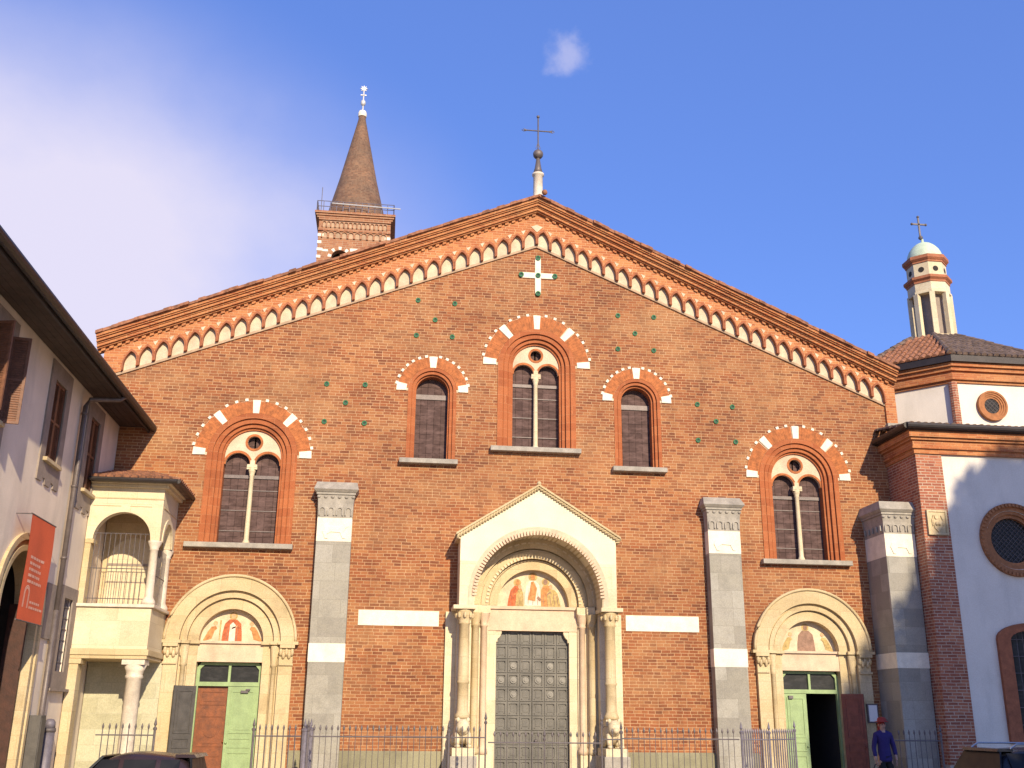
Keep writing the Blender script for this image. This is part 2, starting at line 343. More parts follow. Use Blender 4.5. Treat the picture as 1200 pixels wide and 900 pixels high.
        for p in me.polygons:
            nrm = p.normal
            if abs(nrm.z) > 0.92: tv, bv = Vector((1,0,0)), Vector((0,1,0))
            else:
                tv = Vector((-nrm.y, nrm.x, 0)).normalized(); bv = nrm.cross(tv).normalized()
            for li in p.loop_indices:
                P = me.vertices[me.loops[li].vertex_index].co+off
                uvl.data[li].uv = (P.dot(tv), P.dot(bv))
        ob = bpy.data.objects.new(name, me); col.objects.link(ob)
        if bevel:
            md = ob.modifiers.new('bevel', 'BEVEL'); md.width = bevel; md.segments = 2; md.limit_method = 'ANGLE'; md.angle_limit = R(50)
        if parent: ob.parent = parent; OFF[ob.name] = off
        return ob
def arc(cx, cz, r, a0, a1, n):
    return [(cx+r*math.cos(R(a0+(a1-a0)*i/n)), cz+r*math.sin(R(a0+(a1-a0)*i/n))) for i in range(n+1)]
def archpath(cx, zb, zs, r, n=24): return [(cx-r, zb)]+arc(cx, zs, r, 180, 0, n)+[(cx+r, zb)]
def tag(o, label, cat, group=None, kind=None):
    o['label'] = label; o['category'] = cat
    if group: o['group'] = group
    if kind: o['kind'] = kind
    return o
def thing(name, loc, label, cat, group=None):
    o = bpy.data.objects.new(name, None); o.empty_display_size = 0.3; col.objects.link(o); o.location = loc
    OFF[o.name] = Vector(loc); return tag(o, label, cat, group)
def struct(o):
    o['kind'] = 'structure'; return o
def sideface(X):            # local (u, d, z) of a wall that faces +X
    return lambda u, d, z: (X-d, u, z)

# ------------------------------------------------------------------ ground
g = MB(); g.box(-400, 400, -400, 400, -0.5, 0.0); struct(g.build('ground', M['paving']))
g = MB(); g.box(-400, 400, -60, -34.0, 0.002, 0.006); struct(g.build('road', M['asphalt']))
g = MB(); g.box(-10.8, 20, -34.0, -33.8, 0.0, 0.13); struct(g.build('kerb', M['grey'], bevel=0.02))

# ================================================================== CHURCH
CX = 0.15
church = thing('brick_church', (CX, 0, 0), 'wide gabled brick church front with arched windows, stone portals and a white cross', 'church')
# roofline: measured on the frieze foot (wall plane) and the cornice top edge
PC = 0.45
ap = at(631, 229, -PC); lp = at(113, 388, -PC); rp = at(1053, 431, -PC)
fa = at(629.5, 288); fl = at(143, 436); fr = at(1036, 473)
SL = (ap.z-lp.z)/(ap.x-lp.x); SR = (ap.z-rp.z)/(rp.x-ap.x)
XL, XR = lp.x-0.02, 10.72
def top(x, d=0.0): return ap.z-d-(SL*(CX-x) if x < CX else SR*(x-CX))
HT = ap.z-fa.z                                   # cornice top to frieze foot
WALLX = (XL+0.18, XR-0.05)
holes = []
WIN = [dict(cx=-7.43, sill=5.97, zs=8.30, rv=1.52, ri=1.17, ro=0.735, sx=(-8.92, -6.2)),
       dict(cx=7.60, sill=5.94, zs=8.24, rv=1.50, ri=1.15, ro=0.735, sx=(6.35, 8.88)),
       dict(cx=0.165, sill=8.80, zs=11.20, rv=1.50, ri=1.10, ro=0.66, sx=(-1.12, 1.38))]
SML = [dict(cx=-2.74, sill=8.37, zs=10.33, rv=0.97, ri=0.665, ro=0.44, sx=(-3.57, -2.0)),
       dict(cx=3.02, sill=8.36, zs=10.29, rv=0.97, ri=0.665, ro=0.43, sx=(2.26, 3.78))]
for q in WIN+SML: holes.append(archpath(q['cx'], q['sill'], q['zs'], q['ri']))
MPX = 0.10
holes.append(archpath(MPX, 0.02, 4.7, 1.72))
LPX, RPX = -7.55, 7.58
for c in (LPX, RPX): holes.append(archpath(c, 0.02, 3.48, 1.24))
wall = MB()
out = [(WALLX[0], 0.0), (WALLX[1], 0.0), (WALLX[1], top(WALLX[1], 0.3)), (CX, top(CX, 0.3)), (WALLX[0], top(WALLX[0], 0.3))]
# chapel hides the lower right end; the wall itself runs on
wall.plate(out, holes, 0.0, 0.55)
wall.build('wall', M['brick'], church)
# nave body and roof behind
nv = MB()
nv.box(WALLX[0], WALLX[0]+0.5, 0.551, 42, 0, top(WALLX[0], 0.4)); nv.box(WALLX[1]-0.5, WALLX[1], 0.551, 42, 0, top(WALLX[1], 0.4))
nv.plate([(WALLX[0]+.5, 0), (WALLX[1]-.5, 0), (WALLX[1]-.5, top(WALLX[1], 0.5)), (CX, top(CX, 0.5)), (WALLX[0]+.5, top(WALLX[0], 0.5))], (), 41, 42)
nv.build('nave_wall', M['brick_plain'], church)
rf = MB()
rf.plate([(XL, top(XL, 0.10)), (CX, top(CX, 0.10)), (XR, top(XR, 0.10)), (XR, top(XR, 0.24)), (CX, top(CX, 0.24)), (XL, top(XL, 0.24))], (), 0.30, 42.3)
rf.build('roof', M['tile_old'], church)
# tile edge: overlapping tiles with uneven ends
te = MB(); random.seed(3)
for x0, x1, S in ((XL, CX, SL), (CX, XR, -SR)):
    x = x0
    while x < x1-0.05:
        wd = min(random.uniform(0.16, 0.24), x1-x); j = random.uniform(-0.012, 0.02); p = random.uniform(0.46, 0.54)
        z0 = top(x+0.0001 if x >= CX else x, 0); z1 = top(x+wd-0.0001 if x1 == CX else x+wd, 0)
        te.plate([(x, z0-0.06), (x+wd, z1-0.06), (x+wd, z1+j+0.02), (x, z0+j+0.02)], (), -p, 0.35)
        x += wd
te.build('tile_edge', M['tile'], church)
# cornice courses
cm = MB()
def layer(mb, d0, d1, p, y1=0.02, x0=XL+0.02, x1=XR-0.02):
    xl, xr = x0, x1
    mb.plate([(xl, top(xl, d0)), (CX, ap.z-d0), (xr, top(xr, d0)), (xr, top(xr, d1)), (CX, ap.z-d1), (xl, top(xl, d1))], (), -p, y1)
layer(cm, 0.062, 0.14, 0.43); layer(cm, 0.142, 0.18, 0.39); layer(cm, 0.182, 0.255, 0.34); layer(cm, 0.257, 0.295, 0.28)
layer(cm, 0.297, 0.37, 0.25); layer(cm, 0.372, 0.41, 0.19)
cm.build('cornice', M['cornice'], church)
dn = MB(); n = 0
x = XL+0.12
while x < XR-0.15:
    if abs(x-CX) > 0.09:
        a, b = x, x+0.10
        dn.plate([(a, top(a, 0.412)), (b, top(b, 0.412)), (b, top(b, 0.49)), (a, top(a, 0.49))], (), -0.15, 0.02)
    x += 0.20
layer(dn, 0.412, 0.505, 0.09)
dn.build('dentil_course', M['cornice'], church)
# frieze of small pointed arches
def zf(x): return fa.z-(fa.z-fl.z)/(fa.x-fl.x)*(CX-x) if x < CX else fa.z-(fa.z-fr.z)/(fr.x-fa.x)*(x-CX)
bk, rib, plm, led = MB(), MB(), MB(), MB()
H = 0.44
def pointed(xc, zc, hw, zb, n=6):
    # pointed arch path, springing at zc
    r = hw*2.3; pts = [(xc-hw, zb)]
    a_end = math.degrees(math.acos((r-hw)/r))
    for i in range(n+1):
        a = R(180-a_end*i/n); pts.append((xc-hw+r+r*math.cos(a), zc+r*math.sin(a)))
    for i in range(n-1, -1, -1):
        a = R(a_end*i/n); pts.append((xc+hw-r+r*math.cos(a), zc+r*math.sin(a)))
    pts.append((xc+hw, zb)); return pts
def frieze(x0, x1, nb):
    wb = (x1-x0)/nb
    for i in range(nb):
        xc = x0+(i+0.5)*wb; sh = lambda x, z: (x, zf(x)+z)
        S = (zf(xc+0.01)-zf(xc-0.01))/0.02
        hw = wb*0.5
        inn = [sh(a, b) for a, b in pointed(xc, 0.16, hw-0.034, 0.0)]
        # keep the opening inside the bay
        hole = [(a, max(b, zf(a)+0.003)) for a, b in inn]
        ztop = [(xc+hw, top(xc+hw, 0.50)), (xc-hw, top(xc-hw, 0.50))]
        bk.plate([(xc-hw, zf(xc-hw)-0.002)]+[(a, b) for a, b in hole]+[(xc+hw, zf(xc+hw)-0.002)]+ztop, (), -0.10, 0.02)
        o = [sh(a, b) for a, b in pointed(xc, 0.16, hw-0.002, 0.0)]
        ii = [sh(a, b) for a, b in pointed(xc, 0.16, hw-0.038, 0.0)]
        rib.plate(o+ii[::-1], (), -0.15, -0.05)
        # little plaster triangle between neighbouring arches
        if i < nb-1:
            xb = xc+hw
            plm.plate([sh(xb, 0.44), sh(xb+0.065, 0.56), sh(xb-0.065, 0.56)], (), -0.112, -0.02)
        plm.plate([(xc-hw+.02, zf(xc-hw+.02)), (xc+hw-.02, zf(xc+hw-.02)), (xc+hw-.02, zf(xc+hw-.02)+0.56), (xc-hw+.02, zf(xc-hw+.02)+0.56)], (), -0.012, 0.005)
frieze(fl.x, CX, 28); frieze(CX, fr.x, 26)
plm.plate([(CX-0.17, zf(CX)+0.55), (CX, zf(CX)+0.38), (CX+0.17, zf(CX)+0.55), (CX, zf(CX)+0.62)], (), -0.115, -0.02)
# brick ends beyond the last arches
bk.plate([(XL+0.19, zf(XL+.19)), (fl.x, zf(fl.x)), (fl.x, top(fl.x, 0.50)), (XL+0.19, top(XL+.19, 0.50))], (), -0.075, 0.02)
bk.plate([(fr.x, 9.95), (XR-0.02, 9.95), (XR-.02, top(XR-.02, 0.50)), (fr.x, top(fr.x, 0.50))], (), -0.075, 0.02)
led.plate([(fl.x-.3, zf(fl.x-.3)-0.075), (CX, fa.z-0.075), (fr.x, zf(fr.x)-0.075), (fr.x, zf(fr.x)-0.005), (CX, fa.z-0.005), (fl.x-.3, zf(fl.x-.3)-0.005)], (), -0.05, 0.01)
fz = bk.build('arched_frieze', M['frieze'], church)
rib.build('arch_rib', M['rib'], fz); plm.build('plaster_panel', M['frieze_plaster'], fz); led.build('ledge', M['frieze_ledge'], fz)
cb = MB(); cb.box(fr.x-0.02, XR+0.06, -0.14, 0.1, 9.80, 9.945); cb.build('corbel', M['grey'], church, bevel=0.01)

# pinnacle with ball and cross on the apex
px_ = at(630.5, 228, -0.1).x; z0 = ap.z-0.1
zb = at(630.5, 181, -0.1).z; zt = at(630.5, 137, -0.1).z
pn = MB(); pn.smooth = True
s0 = at(630.5, 206, -0.1).z; s1 = at(630.5, 187, -0.1).z
pn.lathe(px_, -0.1, [(0.17, z0), (0.145, z0+0.25), (0.14, s0-0.02), (0.18, s0), (0.18, s0+0.05)], 14)
pin = pn.build('pinnacle', M['marble'], church)
pn = MB(); pn.smooth = True; pn.lathe(px_, -0.1, [(0.155, s0+0.052), (0.10, s0+0.25), (0.05, s1+0.06)], 12); pn.build('cap', M['lead'], pin)
pn = MB(); pn.smooth = True; pn.ball((px_, -0.1, zb), 0.155, n=16, m=10); pn.build('ball', M['lead'], pin)
cr = MB(); zc = at(630.5, 153.5, -0.1).z; ah = 0.5
cr.tube([(px_, -0.1, zb+0.1), (px_, -0.1, zt-0.05)], 0.022); cr.tube([(px_-ah+0.07, -0.1, zc), (px_+ah-0.07, -0.1, zc)], 0.02)
for dx in (-0.07, 0.07): cr.tube([(px_, -0.1, zb+0.42), (px_+dx, -0.1, zb+0.2)], 0.009, 5)
for s in (-1, 1):
    cr.tube([(px_+s*(ah-0.2), -0.1, zc), (px_+s*(ah-0.06), -0.1, zc+0.04), (px_+s*ah, -0.1, zc), (px_+s*(ah-0.06), -0.1, zc-0.04), (px_+s*(ah-0.2), -0.1, zc)], 0.012, 5)
cr.ball((px_, -0.1, zt), 0.05); cr.build('cross', M['iron'], pin)
fw_ = MB(); fw_.smooth = True; fw_.ball((px_+0.12, -0.62, ap.z+0.02), 0.085); fw_.build('knob', M['tile'], pin)

# white stone cross with ceramic bowls
cx_, cz_ = at(630.3, 323.5).x, at(630.3, 323.5).z
crs = MB(); t_ = 0.085
crs.plate([(cx_-t_, cz_-.57), (cx_+t_, cz_-.57), (cx_+t_, cz_-t_), (cx_+.49, cz_-t_), (cx_+.49, cz_+t_), (cx_+t_, cz_+t_), (cx_+t_, cz_+.55), (cx_-t_, cz_+.55), (cx_-t_, cz_+t_), (cx_-.49, cz_+t_), (cx_-.49, cz_-t_), (cx_-t_, cz_-t_)], (), -0.035, 0.01)
cross = crs.build('white_cross', M['white'], church, bevel=0.006)
def bowl(x, z, r, parent, y=0.0):
    b = MB(); b.mi = 0
    b.arch(x, z, z, r*0.55, r, y-0.03, y+0.02, 8)
    b.plate(arc(x, z, r, 180, 360, 8)+arc(x, z, r*0.55, 360, 180, 8), (), y-0.03, y+0.02)
    b.mi = 1; b.disc(x, z, r*0.56, y-0.008, y+0.015, 10)
    return b.build('ceramic_bowl', [M['ceramic'], M['ceramic_dark']], parent)
for dx, dz in ((0, 0), (-.49, 0), (.49, 0), (0, .55), (0, -.57)):
    bowl(cx_+dx, cz_+dz, 0.075, cross, -0.038)
for px, py in [(490,352),(533,356),(510,375),(488,393),(530,395),(383,450),(428,451),(405,472),(380,494),(427,496),
               (724,370),(766,372),(744,391),(724,409),(766,411),(817,474),(858,477),(839,494),(818,516),(862,518)]:
    p = at(px, py); bowl(p.x, p.z, 0.07, church)

# ---- windows
def voussoirs(win, q, blocks, step):
    cx, zs, r0, r1 = q['cx'], q['zs'], q['ri'], q['rv']
    back = MB(); back.arch(cx, zs-0.02, zs-0.0, r0, r1, -0.006, 0.02, 40); back.build('mortar_bed', M['frieze_plaster'], win)
    v = MB(); half = 4.6*1.35/r1 if len(blocks) > 3 else 7.2
    n = int(math.pi*(r0+r1)/2/0.075); da = 180.0/n; rnd = random.Random(int(abs(cx)*100))
    for i in range(n):
        a = (i+0.5)*da
        if any(abs(a-b) < half for b in blocks): continue
        dr = rnd.uniform(-0.012, 0.01)
        v.wedge(cx, zs, r0+0.004, r1-0.005+dr, a-da*0.485, a+da*0.485, -0.02-rnd.uniform(0, 0.006), 0.015, 1)
    v.build('voussoir_ring', M['voussoir'], win)
    for b in blocks:
        w_ = MB(); bb = min(max(b, half*0.8), 180-half*0.8)
        w_.wedge(cx, zs, r0+0.05*(1 if b in (0, 180) else 0), r1+0.02, bb-half*0.95, bb+half*0.95, -0.035, 0.015, 3)
        w_.build('white_block', M['white'], win)
    nd = 18 if len(blocks) > 3 else 16
    for i in range(nd+1):
        a = 180.0*i/nd
        if any(abs(a-b) < half+1 for b in blocks): continue
        wa = math.degrees(0.04/r1)
        d = MB(); d.wedge(cx, zs, r1+0.0, r1+0.07, a-wa, a+wa, -0.03, 0.01, 1); d.build('white_dot', M['white'], win)
def sill(win, q, t=0.13):
    s = MB(); z = q['sill']; s.box(q['sx'][0], q['sx'][1], -0.20, 0.2, z-t, z+0.0); s.build('sill', M['grey'], win, bevel=0.012)
def biforate(q, label):
    cx, zb, zs, ro, ri = q['cx'], q['sill'], q['zs'], q['ro'], q['ri']
    a = MB(); wd = ri-ro
    steps = [(ri, ri-0.14*wd/0.43, -0.03), (ri-0.14*wd/.43, ri-0.17*wd/.43, 0.03), (ri-0.17*wd/.43, ri-0.27*wd/.43, 0.008), (ri-0.27*wd/.43, ri-0.30*wd/.43, 0.09), (ri-0.30*wd/.43, ri-0.37*wd/.43, 0.07), (ri-0.37*wd/.43, ro, 0.14)]
    for r1, r0, y in steps: a.arch(cx, zb, zs, r0+0.0005, r1, y, 0.5, 32)
    win = a.build('window', M['terracotta'], church)
    win['label'] = label
    lr = ro*0.43; lc = ro*0.525; lz = zs-0.20; oz = zs+ro*0.56
    p = [(cx-ro+.002, lz)]+arc(cx, zs, ro-.002, 180, 0, 28)+[(cx+ro-.002, lz)]
    if lc+lr < ro-.002: p += [(cx+lc+lr, lz)]
    p += arc(cx+lc, lz, lr, 0, 180, 14)[1:]+arc(cx-lc, lz, lr, 0, 180, 14)
    t = MB(); t.plate(p, [arc(cx, oz, ro*0.235, 0, 360, 18)[:-1]], 0.19, 0.27)
    t.build('tracery', M['pinkstone'], win)
    rg = MB()
    for s in (-1, 1): rg.arch(cx+s*lc, lz, lz, lr, lr+0.062, 0.172, 0.20, 16)
    rg.arch(cx, oz, oz, ro*0.235-0.0, ro*0.235+0.06, 0.175, 0.2, 14)
    rg.plate(arc(cx, oz, ro*.235+.06, 180, 360, 14)+arc(cx, oz, ro*.235, 360, 180, 14), (), 0.175, 0.2)
    rg.build('brick_ring', M['voussoir'], win)
    for s in (-1, 1):
        gl = MB(); x0, x1 = sorted((cx+s*0.02, cx+s*(ro-0.001)))
        gl.box(x0, x1, 0.38, 0.40, zb, zs+ro); pn_ = gl.build('pane', M['glass'], win)
        sb = MB(); sb.box(x0, x1, .345, .379, lz-.34, lz-.25)
        sb.build('saddle_bar', M['lead'], win)
        for q_ in range(3):
            sb = MB(); sb.box(x0, x1, .362, .379, zb+(lz-.4-zb)*(q_+.7)/3.2, zb+(lz-.4-zb)*(q_+.7)/3.2+.022); sb.build('glazing_bar', M['lead'], win)
    c = MB(); c.smooth = True; cw = ro-(lc+lr); cr_ = 0.062
    c.lathe(cx, 0.23, [(0.10, zb+0.02), (0.10, zb+0.07), (0.075, zb+0.12), (cr_+.005, zb+0.16), (cr_-.004, lz-0.30), (0.072, lz-0.28), (0.066, lz-0.25), (0.085, lz-0.19), (0.12, lz-0.09)], 14)
    c.smooth = False; c.box(cx-0.13, cx+0.13, 0.12, 0.32, lz-0.085, lz-0.0); c.box(cx-0.06, cx+0.06, .165, .27, lz, lz+0.12)
    for s in (-1, 1): c.box(cx+s*0.1-0.035, cx+s*0.1+0.035, 0.13, 0.2, lz-0.13, lz-0.06)
    c.build('column', M['cream_pale'], win)
    voussoirs(win, q, (0, 48, 90, 132, 180), 0); sill(win, q)
biforate(WIN[0], 'twin arched window at the lower left, above the brown door')
biforate(WIN[1], 'twin arched window at the lower right, above the open doorway')
biforate(WIN[2], 'tall twin arched window in the middle of the gable')
def single(q, label):
    cx, zb, zs, ro, ri = q['cx'], q['sill'], q['zs'], q['ro'], q['ri']
    a = MB()
    for r1, r0, y in ((ri, ri-0.09, -0.02), (ri-0.09, ri-0.115, 0.04), (ri-0.115, ri-0.18, 0.02), (ri-0.18, ro, 0.1)): a.arch(cx, zb, zs, r0+.0005, r1, y, 0.5, 24)
    win = a.build('window', M['terracotta'], church); win['label'] = label
    gl = MB(); gl.box(cx-ro+.001, cx+ro-.001, 0.36, 0.38, zb, zs+ro); gl.build('pane', M['glass'], win)
    sb = MB(); sb.box(cx-ro+.001, cx+ro-.001, .33, .359, zs-.16, zs-.02); sb.build('saddle_bar', M['lead'], win)
    fb = MB(); fb.box(cx-ro+.001, cx+ro-.001, 0.30, 0.358, zb+.001, zb+0.09); fb.build('inner_sill', M['terracotta'], win)
    voussoirs(win, q, (0, 90, 180), 0); sill(win, q)
single(SML[0], 'narrow arched window left of the middle window'); single(SML[1], 'narrow arched window right of the middle window')

# ---- stone bands and plinth
b = MB(); b.box(-4.43, -2.37, -0.02, 0.05, 3.985, 4.37); b.build('stone_band', M['white'], church, bevel=0.006)
b = MB(); b.box(2.54, 4.52, -0.02, 0.05, 3.965, 4.37); b.build('stone_band', M['white'], church, bevel=0.006)
PZ = 0.97
pl = MB()
for x0, x1 in ((-11.5, LPX-1.62), (LPX+1.62, MPX-2.32), (MPX+2.32, RPX-1.62), (RPX+1.62, 10.3)):
    pl = MB(); pl.box(x0, x1, -0.07, 0.03, 0.01, PZ-0.05); pl.frustum(x0, x1, -0.07, 0.03, PZ-0.05, x0, x1, -0.02, 0.03, PZ)
    pl.build('plinth', M['plinth'], church)

# ---- buttresses
def relief_animal(mb, x0, x1, y, z0, z1, flip=1):
    cx, cz, W, Hh = (x0+x1)/2, (z0+z1)/2, x1-x0, z1-z0
    pts = [(-.36,-.08),(-.30,.10),(-.12,.13),(.08,.10),(.22,.16),(.30,.30),(.40,.26),(.42,.14),(.33,.06),(.28,-.08),(.34,-.36),(.26,-.36),(.18,-.12),(-.10,-.10),(-.22,-.20),(-.18,-.38),(-.27,-.38),(-.32,-.20)]
    mb.plate([(cx+flip*a*W, cz+b_*Hh) for a, b_ in pts], (), y-0.022, y+0.01)
def buttress(x0, x1, dep, zt, cap_l, cap_r, label, bands):
    a = MB(); a.box(x0, x1, -dep, 0.05, 0.0, bands['sh'])
    bt = a.build('buttress', M['grey_block'], church, bevel=0.01); bt['label'] = label
    w_ = MB(); w_.box(x0-0.008, x1+0.008, -dep-0.008, 0.05, bands['w0'], bands['w1']); w_.build('white_band', M['white'], bt)
    z0, z1 = bands['sh'], bands['rel']
    rl = MB(); rl.box(x0+0.0, x1-0.0, -dep-0.004, 0.05, z0+.001, z1-.001); relief_animal(rl, x0+.02, x1-.02, -dep-.004, z0, z1); rl.build('relief_panel', M['white'], bt)
    cp = MB(); zc = zt-0.30; hh = zc-z1
    cp.frustum(x0, x1, -dep, 0.05, z1, x0-.01, x1+.01, -dep-.02, .05, z1+.55*hh)
    cp.frustum(x0-.01, x1+.01, -dep-.02, 0.05, z1+.55*hh, x0-.03, x1+.03, -dep-.05, .05, zc-0.06)
    n = 4; W = (x1-x0)/n
    for i in range(n):
        xc = x0+(i+.5)*W
        cp.arch(xc, z1+0.06, z1+.3*hh, W*.26, W*.42, -dep-.045, -dep-.0, 8)
    nd = 5 if x1-x0 < 1 else 6
    for i in range(nd+1): cp.ball((x0+(x1-x0)*i/nd, -dep-.05, zc-.12), 0.05, .04, .04, 8, 4)
    if dep > 0.6:
        for i in range(5):
            yc = -dep+(i+.5)*dep/5
            cp.tube([(x0-.03, yc, z1+.08), (x0-.03, yc, z1+.4*hh)], 0.03, 6)
    cp.box(x0-.06, x1+.06, -dep-.08, .05, zc-.058, zc)
    cp.frustum(x0-.08, x1+.08, -dep-.10, .05, zc+.002, x0-.13, x1+.13, -dep-.16, .05, zc+.07)
    cp.frustum(x0-.13, x1+.13, -dep-.16, .05, zc+.07, x0-.07, x1+.08, -.25 if dep < .6 else -dep-.02, .05, zt)
    cp.build('capital', M['grey'], bt)
buttress(-5.60, -4.71, 0.32, 7.62, 0, 0, 'grey stone buttress left of the main portal', dict(sh=6.05, rel=6.66, w0=3.05, w1=3.50))
buttress(4.80, 5.69, 0.32, 7.56, 0, 0, 'grey stone buttress right of the main portal', dict(sh=6.02, rel=6.63, w0=3.08, w1=3.54))
buttress(9.38, 10.24, 1.15, 7.42, 0, 0, 'deep grey stone buttress at the right end beside the chapel', dict(sh=5.94, rel=6.55, w0=3.08, w1=3.47))

# ---- frescoes (generic robed figures)
def figure(mb, x, z, h, w_, robe, skin, halo=None, y=0.0, seed=0, lean=0.0):
    rn = random.Random(seed)
    if halo is not None: mb.mi = halo; mb.disc(x+lean*.9, z+h*0.88, h*0.14, y-0.006, y, 14)
    mb.mi = robe
    mb.plate([(x-w_*.5, z), (x+w_*.5, z), (x+w_*.46+lean*.3, z+h*.35), (x+w_*.40+lean*.6, z+h*.62), (x+w_*.18+lean*.8, z+h*.76), (x-w_*.18+lean*.8, z+h*.76), (x-w_*.40+lean*.6, z+h*.60), (x-w_*.48+lean*.3, z+h*.3)], (), y-0.012, y)
    mb.mi = 5
    for k in range(3):                                   # folds of the robe
        a = x+w_*(-.28+.27*k+rn.uniform(-.05, .05)); mb.plate([(a, z+.02), (a+w_*.035, z+.02), (a+w_*.05+lean*.5, z+h*rn.uniform(.45, .62)), (a+w_*.03+lean*.5, z+h*.40)], (), y-.0135, y-.002)
    mb.mi = skin
    mb.plate([(x+lean+a*h*.075, z+h*.88+b_*h*.10) for a, b_ in arc(0, 0, 1, 0, 360, 12)[:-1]], (), y-0.016, y)
    mb.plate([(x-w_*.05, z+h*.42), (x+w_*.22, z+h*.50), (x+w_*.24, z+h*.56), (x-w_*.02, z+h*.48)], (), y-0.016, y)
    return mb
FM = [M['fresco_bg'], M['fresco_red'], M['fresco_orange'], M['fresco_ochre'], M['fresco_skin'], M['fresco_dark'], M['fresco_pale']]

# ---- main portal
mp_ = MB(); yf = -0.9; hw = 2.02
g0 = 4.46
gz = 5.56; ga = math.degrees(math.asin((gz-4.68)/1.64))
mp_.plate([(MPX-hw, gz)]+arc(MPX, 4.68, 1.64, 180-ga, ga, 30)+[(MPX+hw, gz), (MPX+hw, 6.20), (MPX, 7.46), (MPX-hw, 6.20)], (), yf, 0.03)
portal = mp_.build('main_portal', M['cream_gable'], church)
portal['label'] = 'large gabled cream stone portal in the middle with dark panelled door'
for s_ in (-1, 1):
    pk = MB(); pk.plate([(MPX+s_*hw, g0), (MPX+s_*1.64, g0)]+[(MPX+s_*(x-MPX), z) for x, z in arc(MPX, 4.68, 1.64, 0, ga, 10)]+[(MPX+s_*hw, gz-.001)], (), yf+.002, 0.03); pk.build('spandrel', M['cream_pale'], portal)
pk = MB(); pk.arch(MPX, g0, 4.68, 1.66, 1.80, yf-0.012, yf+.02, 40); pk.build('archivolt', M['pinkstone'], portal)
tt = MB()
for i in range(62):
    a = 180*(i+.5)/62; tt.wedge(MPX, 4.68, 1.585, 1.70, a-.9, a+.9, yf-.055, yf+.03, 1)
tt.build('tooth_moulding', M['pinkstone'], portal)
rk = MB(); rk.smooth = True
for s in (-1, 1):
    p0, p1 = Vector((MPX+s*(hw+.10), yf-.03, 6.18)), Vector((MPX, yf-.03, 7.52))
    n = 30
    for i in range(n):
        c = p0.lerp(p1, (i+.5)/n); d = (p1-p0).normalized(); side = Vector((d.z, 0, -d.x))*0.05
        rk.tube([c-d*.055+side, c+d*.055-side], 0.034, 6)
rk.smooth = False
for s in (-1, 1):
    rk.plate([(MPX+s*(hw+.12), 6.215), (MPX, 7.545), (MPX, 7.60), (MPX+s*(hw+.12), 6.27)], (), yf-.09, 0.02)
rk.ball((MPX, yf-.05, 7.62), .06); rk.build('rope_cornice', M['cream'], portal)
bd = MB(); bd.box(MPX-hw-.10, MPX-hw+.0, yf-.02, 0, 6.12, 6.2); bd.box(MPX+hw, MPX+hw+.1, yf-.02, 0, 6.12, 6.2); bd.build('corner_block', M['cream'], portal)
# recessed orders
od = MB()
zt0 = 4.56
od.arch(MPX, zt0, 4.62, 1.44, 1.705, -0.06, 0.5, 40)
od.arch(MPX, zt0, 4.60, 1.38, 1.44, 0.06, 0.5, 40)
od.arch(MPX, zt0, 4.60, 1.20, 1.38, 0.02, 0.5, 40)
od.arch(MPX, zt0, 4.58, 1.16, 1.20, 0.14, 0.5, 36)
od.arch(MPX, zt0, 4.56, 0.95, 1.16, 0.10, 0.5, 36)
od.build('arch_order', M['cream'], portal)
bl = MB()
for i in range(40):
    a = 180*(i+.5)/40; bl.wedge(MPX, 4.60, 1.195, 1.27, a-1.1, a+1.1, -0.01, 0.03, 1)
for i in range(26):
    a = 180*(i+.5)/26; bl.wedge(MPX, 4.62, 1.56, 1.60, a-2.4, a+2.4, -0.085, -0.05, 1)
bl.build('billet_moulding', M['cream_pale'], portal)
# soffit dark band lining of the deep outer arch keeps its own stone
sf = MB(); sf.arch(MPX, g0, 4.68, 1.6405, 1.70, yf+.06, 0.04, 40); sf.build('soffit', M['cream'], portal)
# jambs
jb = MB()
for s in (-1, 1):
    def bx(a, b_, y0, y1, z0, z1):
        x0, x1 = sorted((MPX+s*a, MPX+s*b_)); jb.box(x0, x1, y0, y1, z0, z1)
    bx(2.02, 2.30, -0.10, 0.04, 0.02, 4.36)
    bx(1.66, 2.018, -0.34, 0.04, 0.02, 4.36)
    bx(1.42, 1.66, 0.02, 0.5, 0.02, 4.36)
    bx(1.18, 1.42, 0.12, 0.5, 0.02, 4.36)
    bx(0.96, 1.18, 0.18, 0.5, 0.02, 3.93)
    # impost
    bx(1.60, 2.16, yf-.06, 0.04, 4.362, 4.458); bx(1.38, 1.598, -0.14, 0.5, 4.362, 4.545); bx(1.14, 1.378, -0.04, 0.5, 4.362, 4.545)
    # bases
    bx(1.40, 1.62, -0.12, 0.02, 0.02, 0.9); bx(1.20, 1.38, -0.02, 0.12, 0.02, .9)
    # corbel at door head
    jb.plate([(MPX+s*.96, 3.93), (MPX+s*.96, 3.66), (MPX+s*.93, 3.64), (MPX+s*.92, 3.72), (MPX+s*.86, 3.78), (MPX+s*.82, 3.86), (MPX+s*.81, 3.93)], (), 0.2, 0.45)
jb.build('jamb', M['cream_pale'], portal)
lt = MB(); lt.box(MPX-1.18, MPX+1.18, 0.16, 0.5, 3.932, 4.555); lt.box(MPX-1.14, MPX+1.14, 0.10, 0.16, 4.48, 4.557); lt.build('lintel', M['pinkstone'], portal)
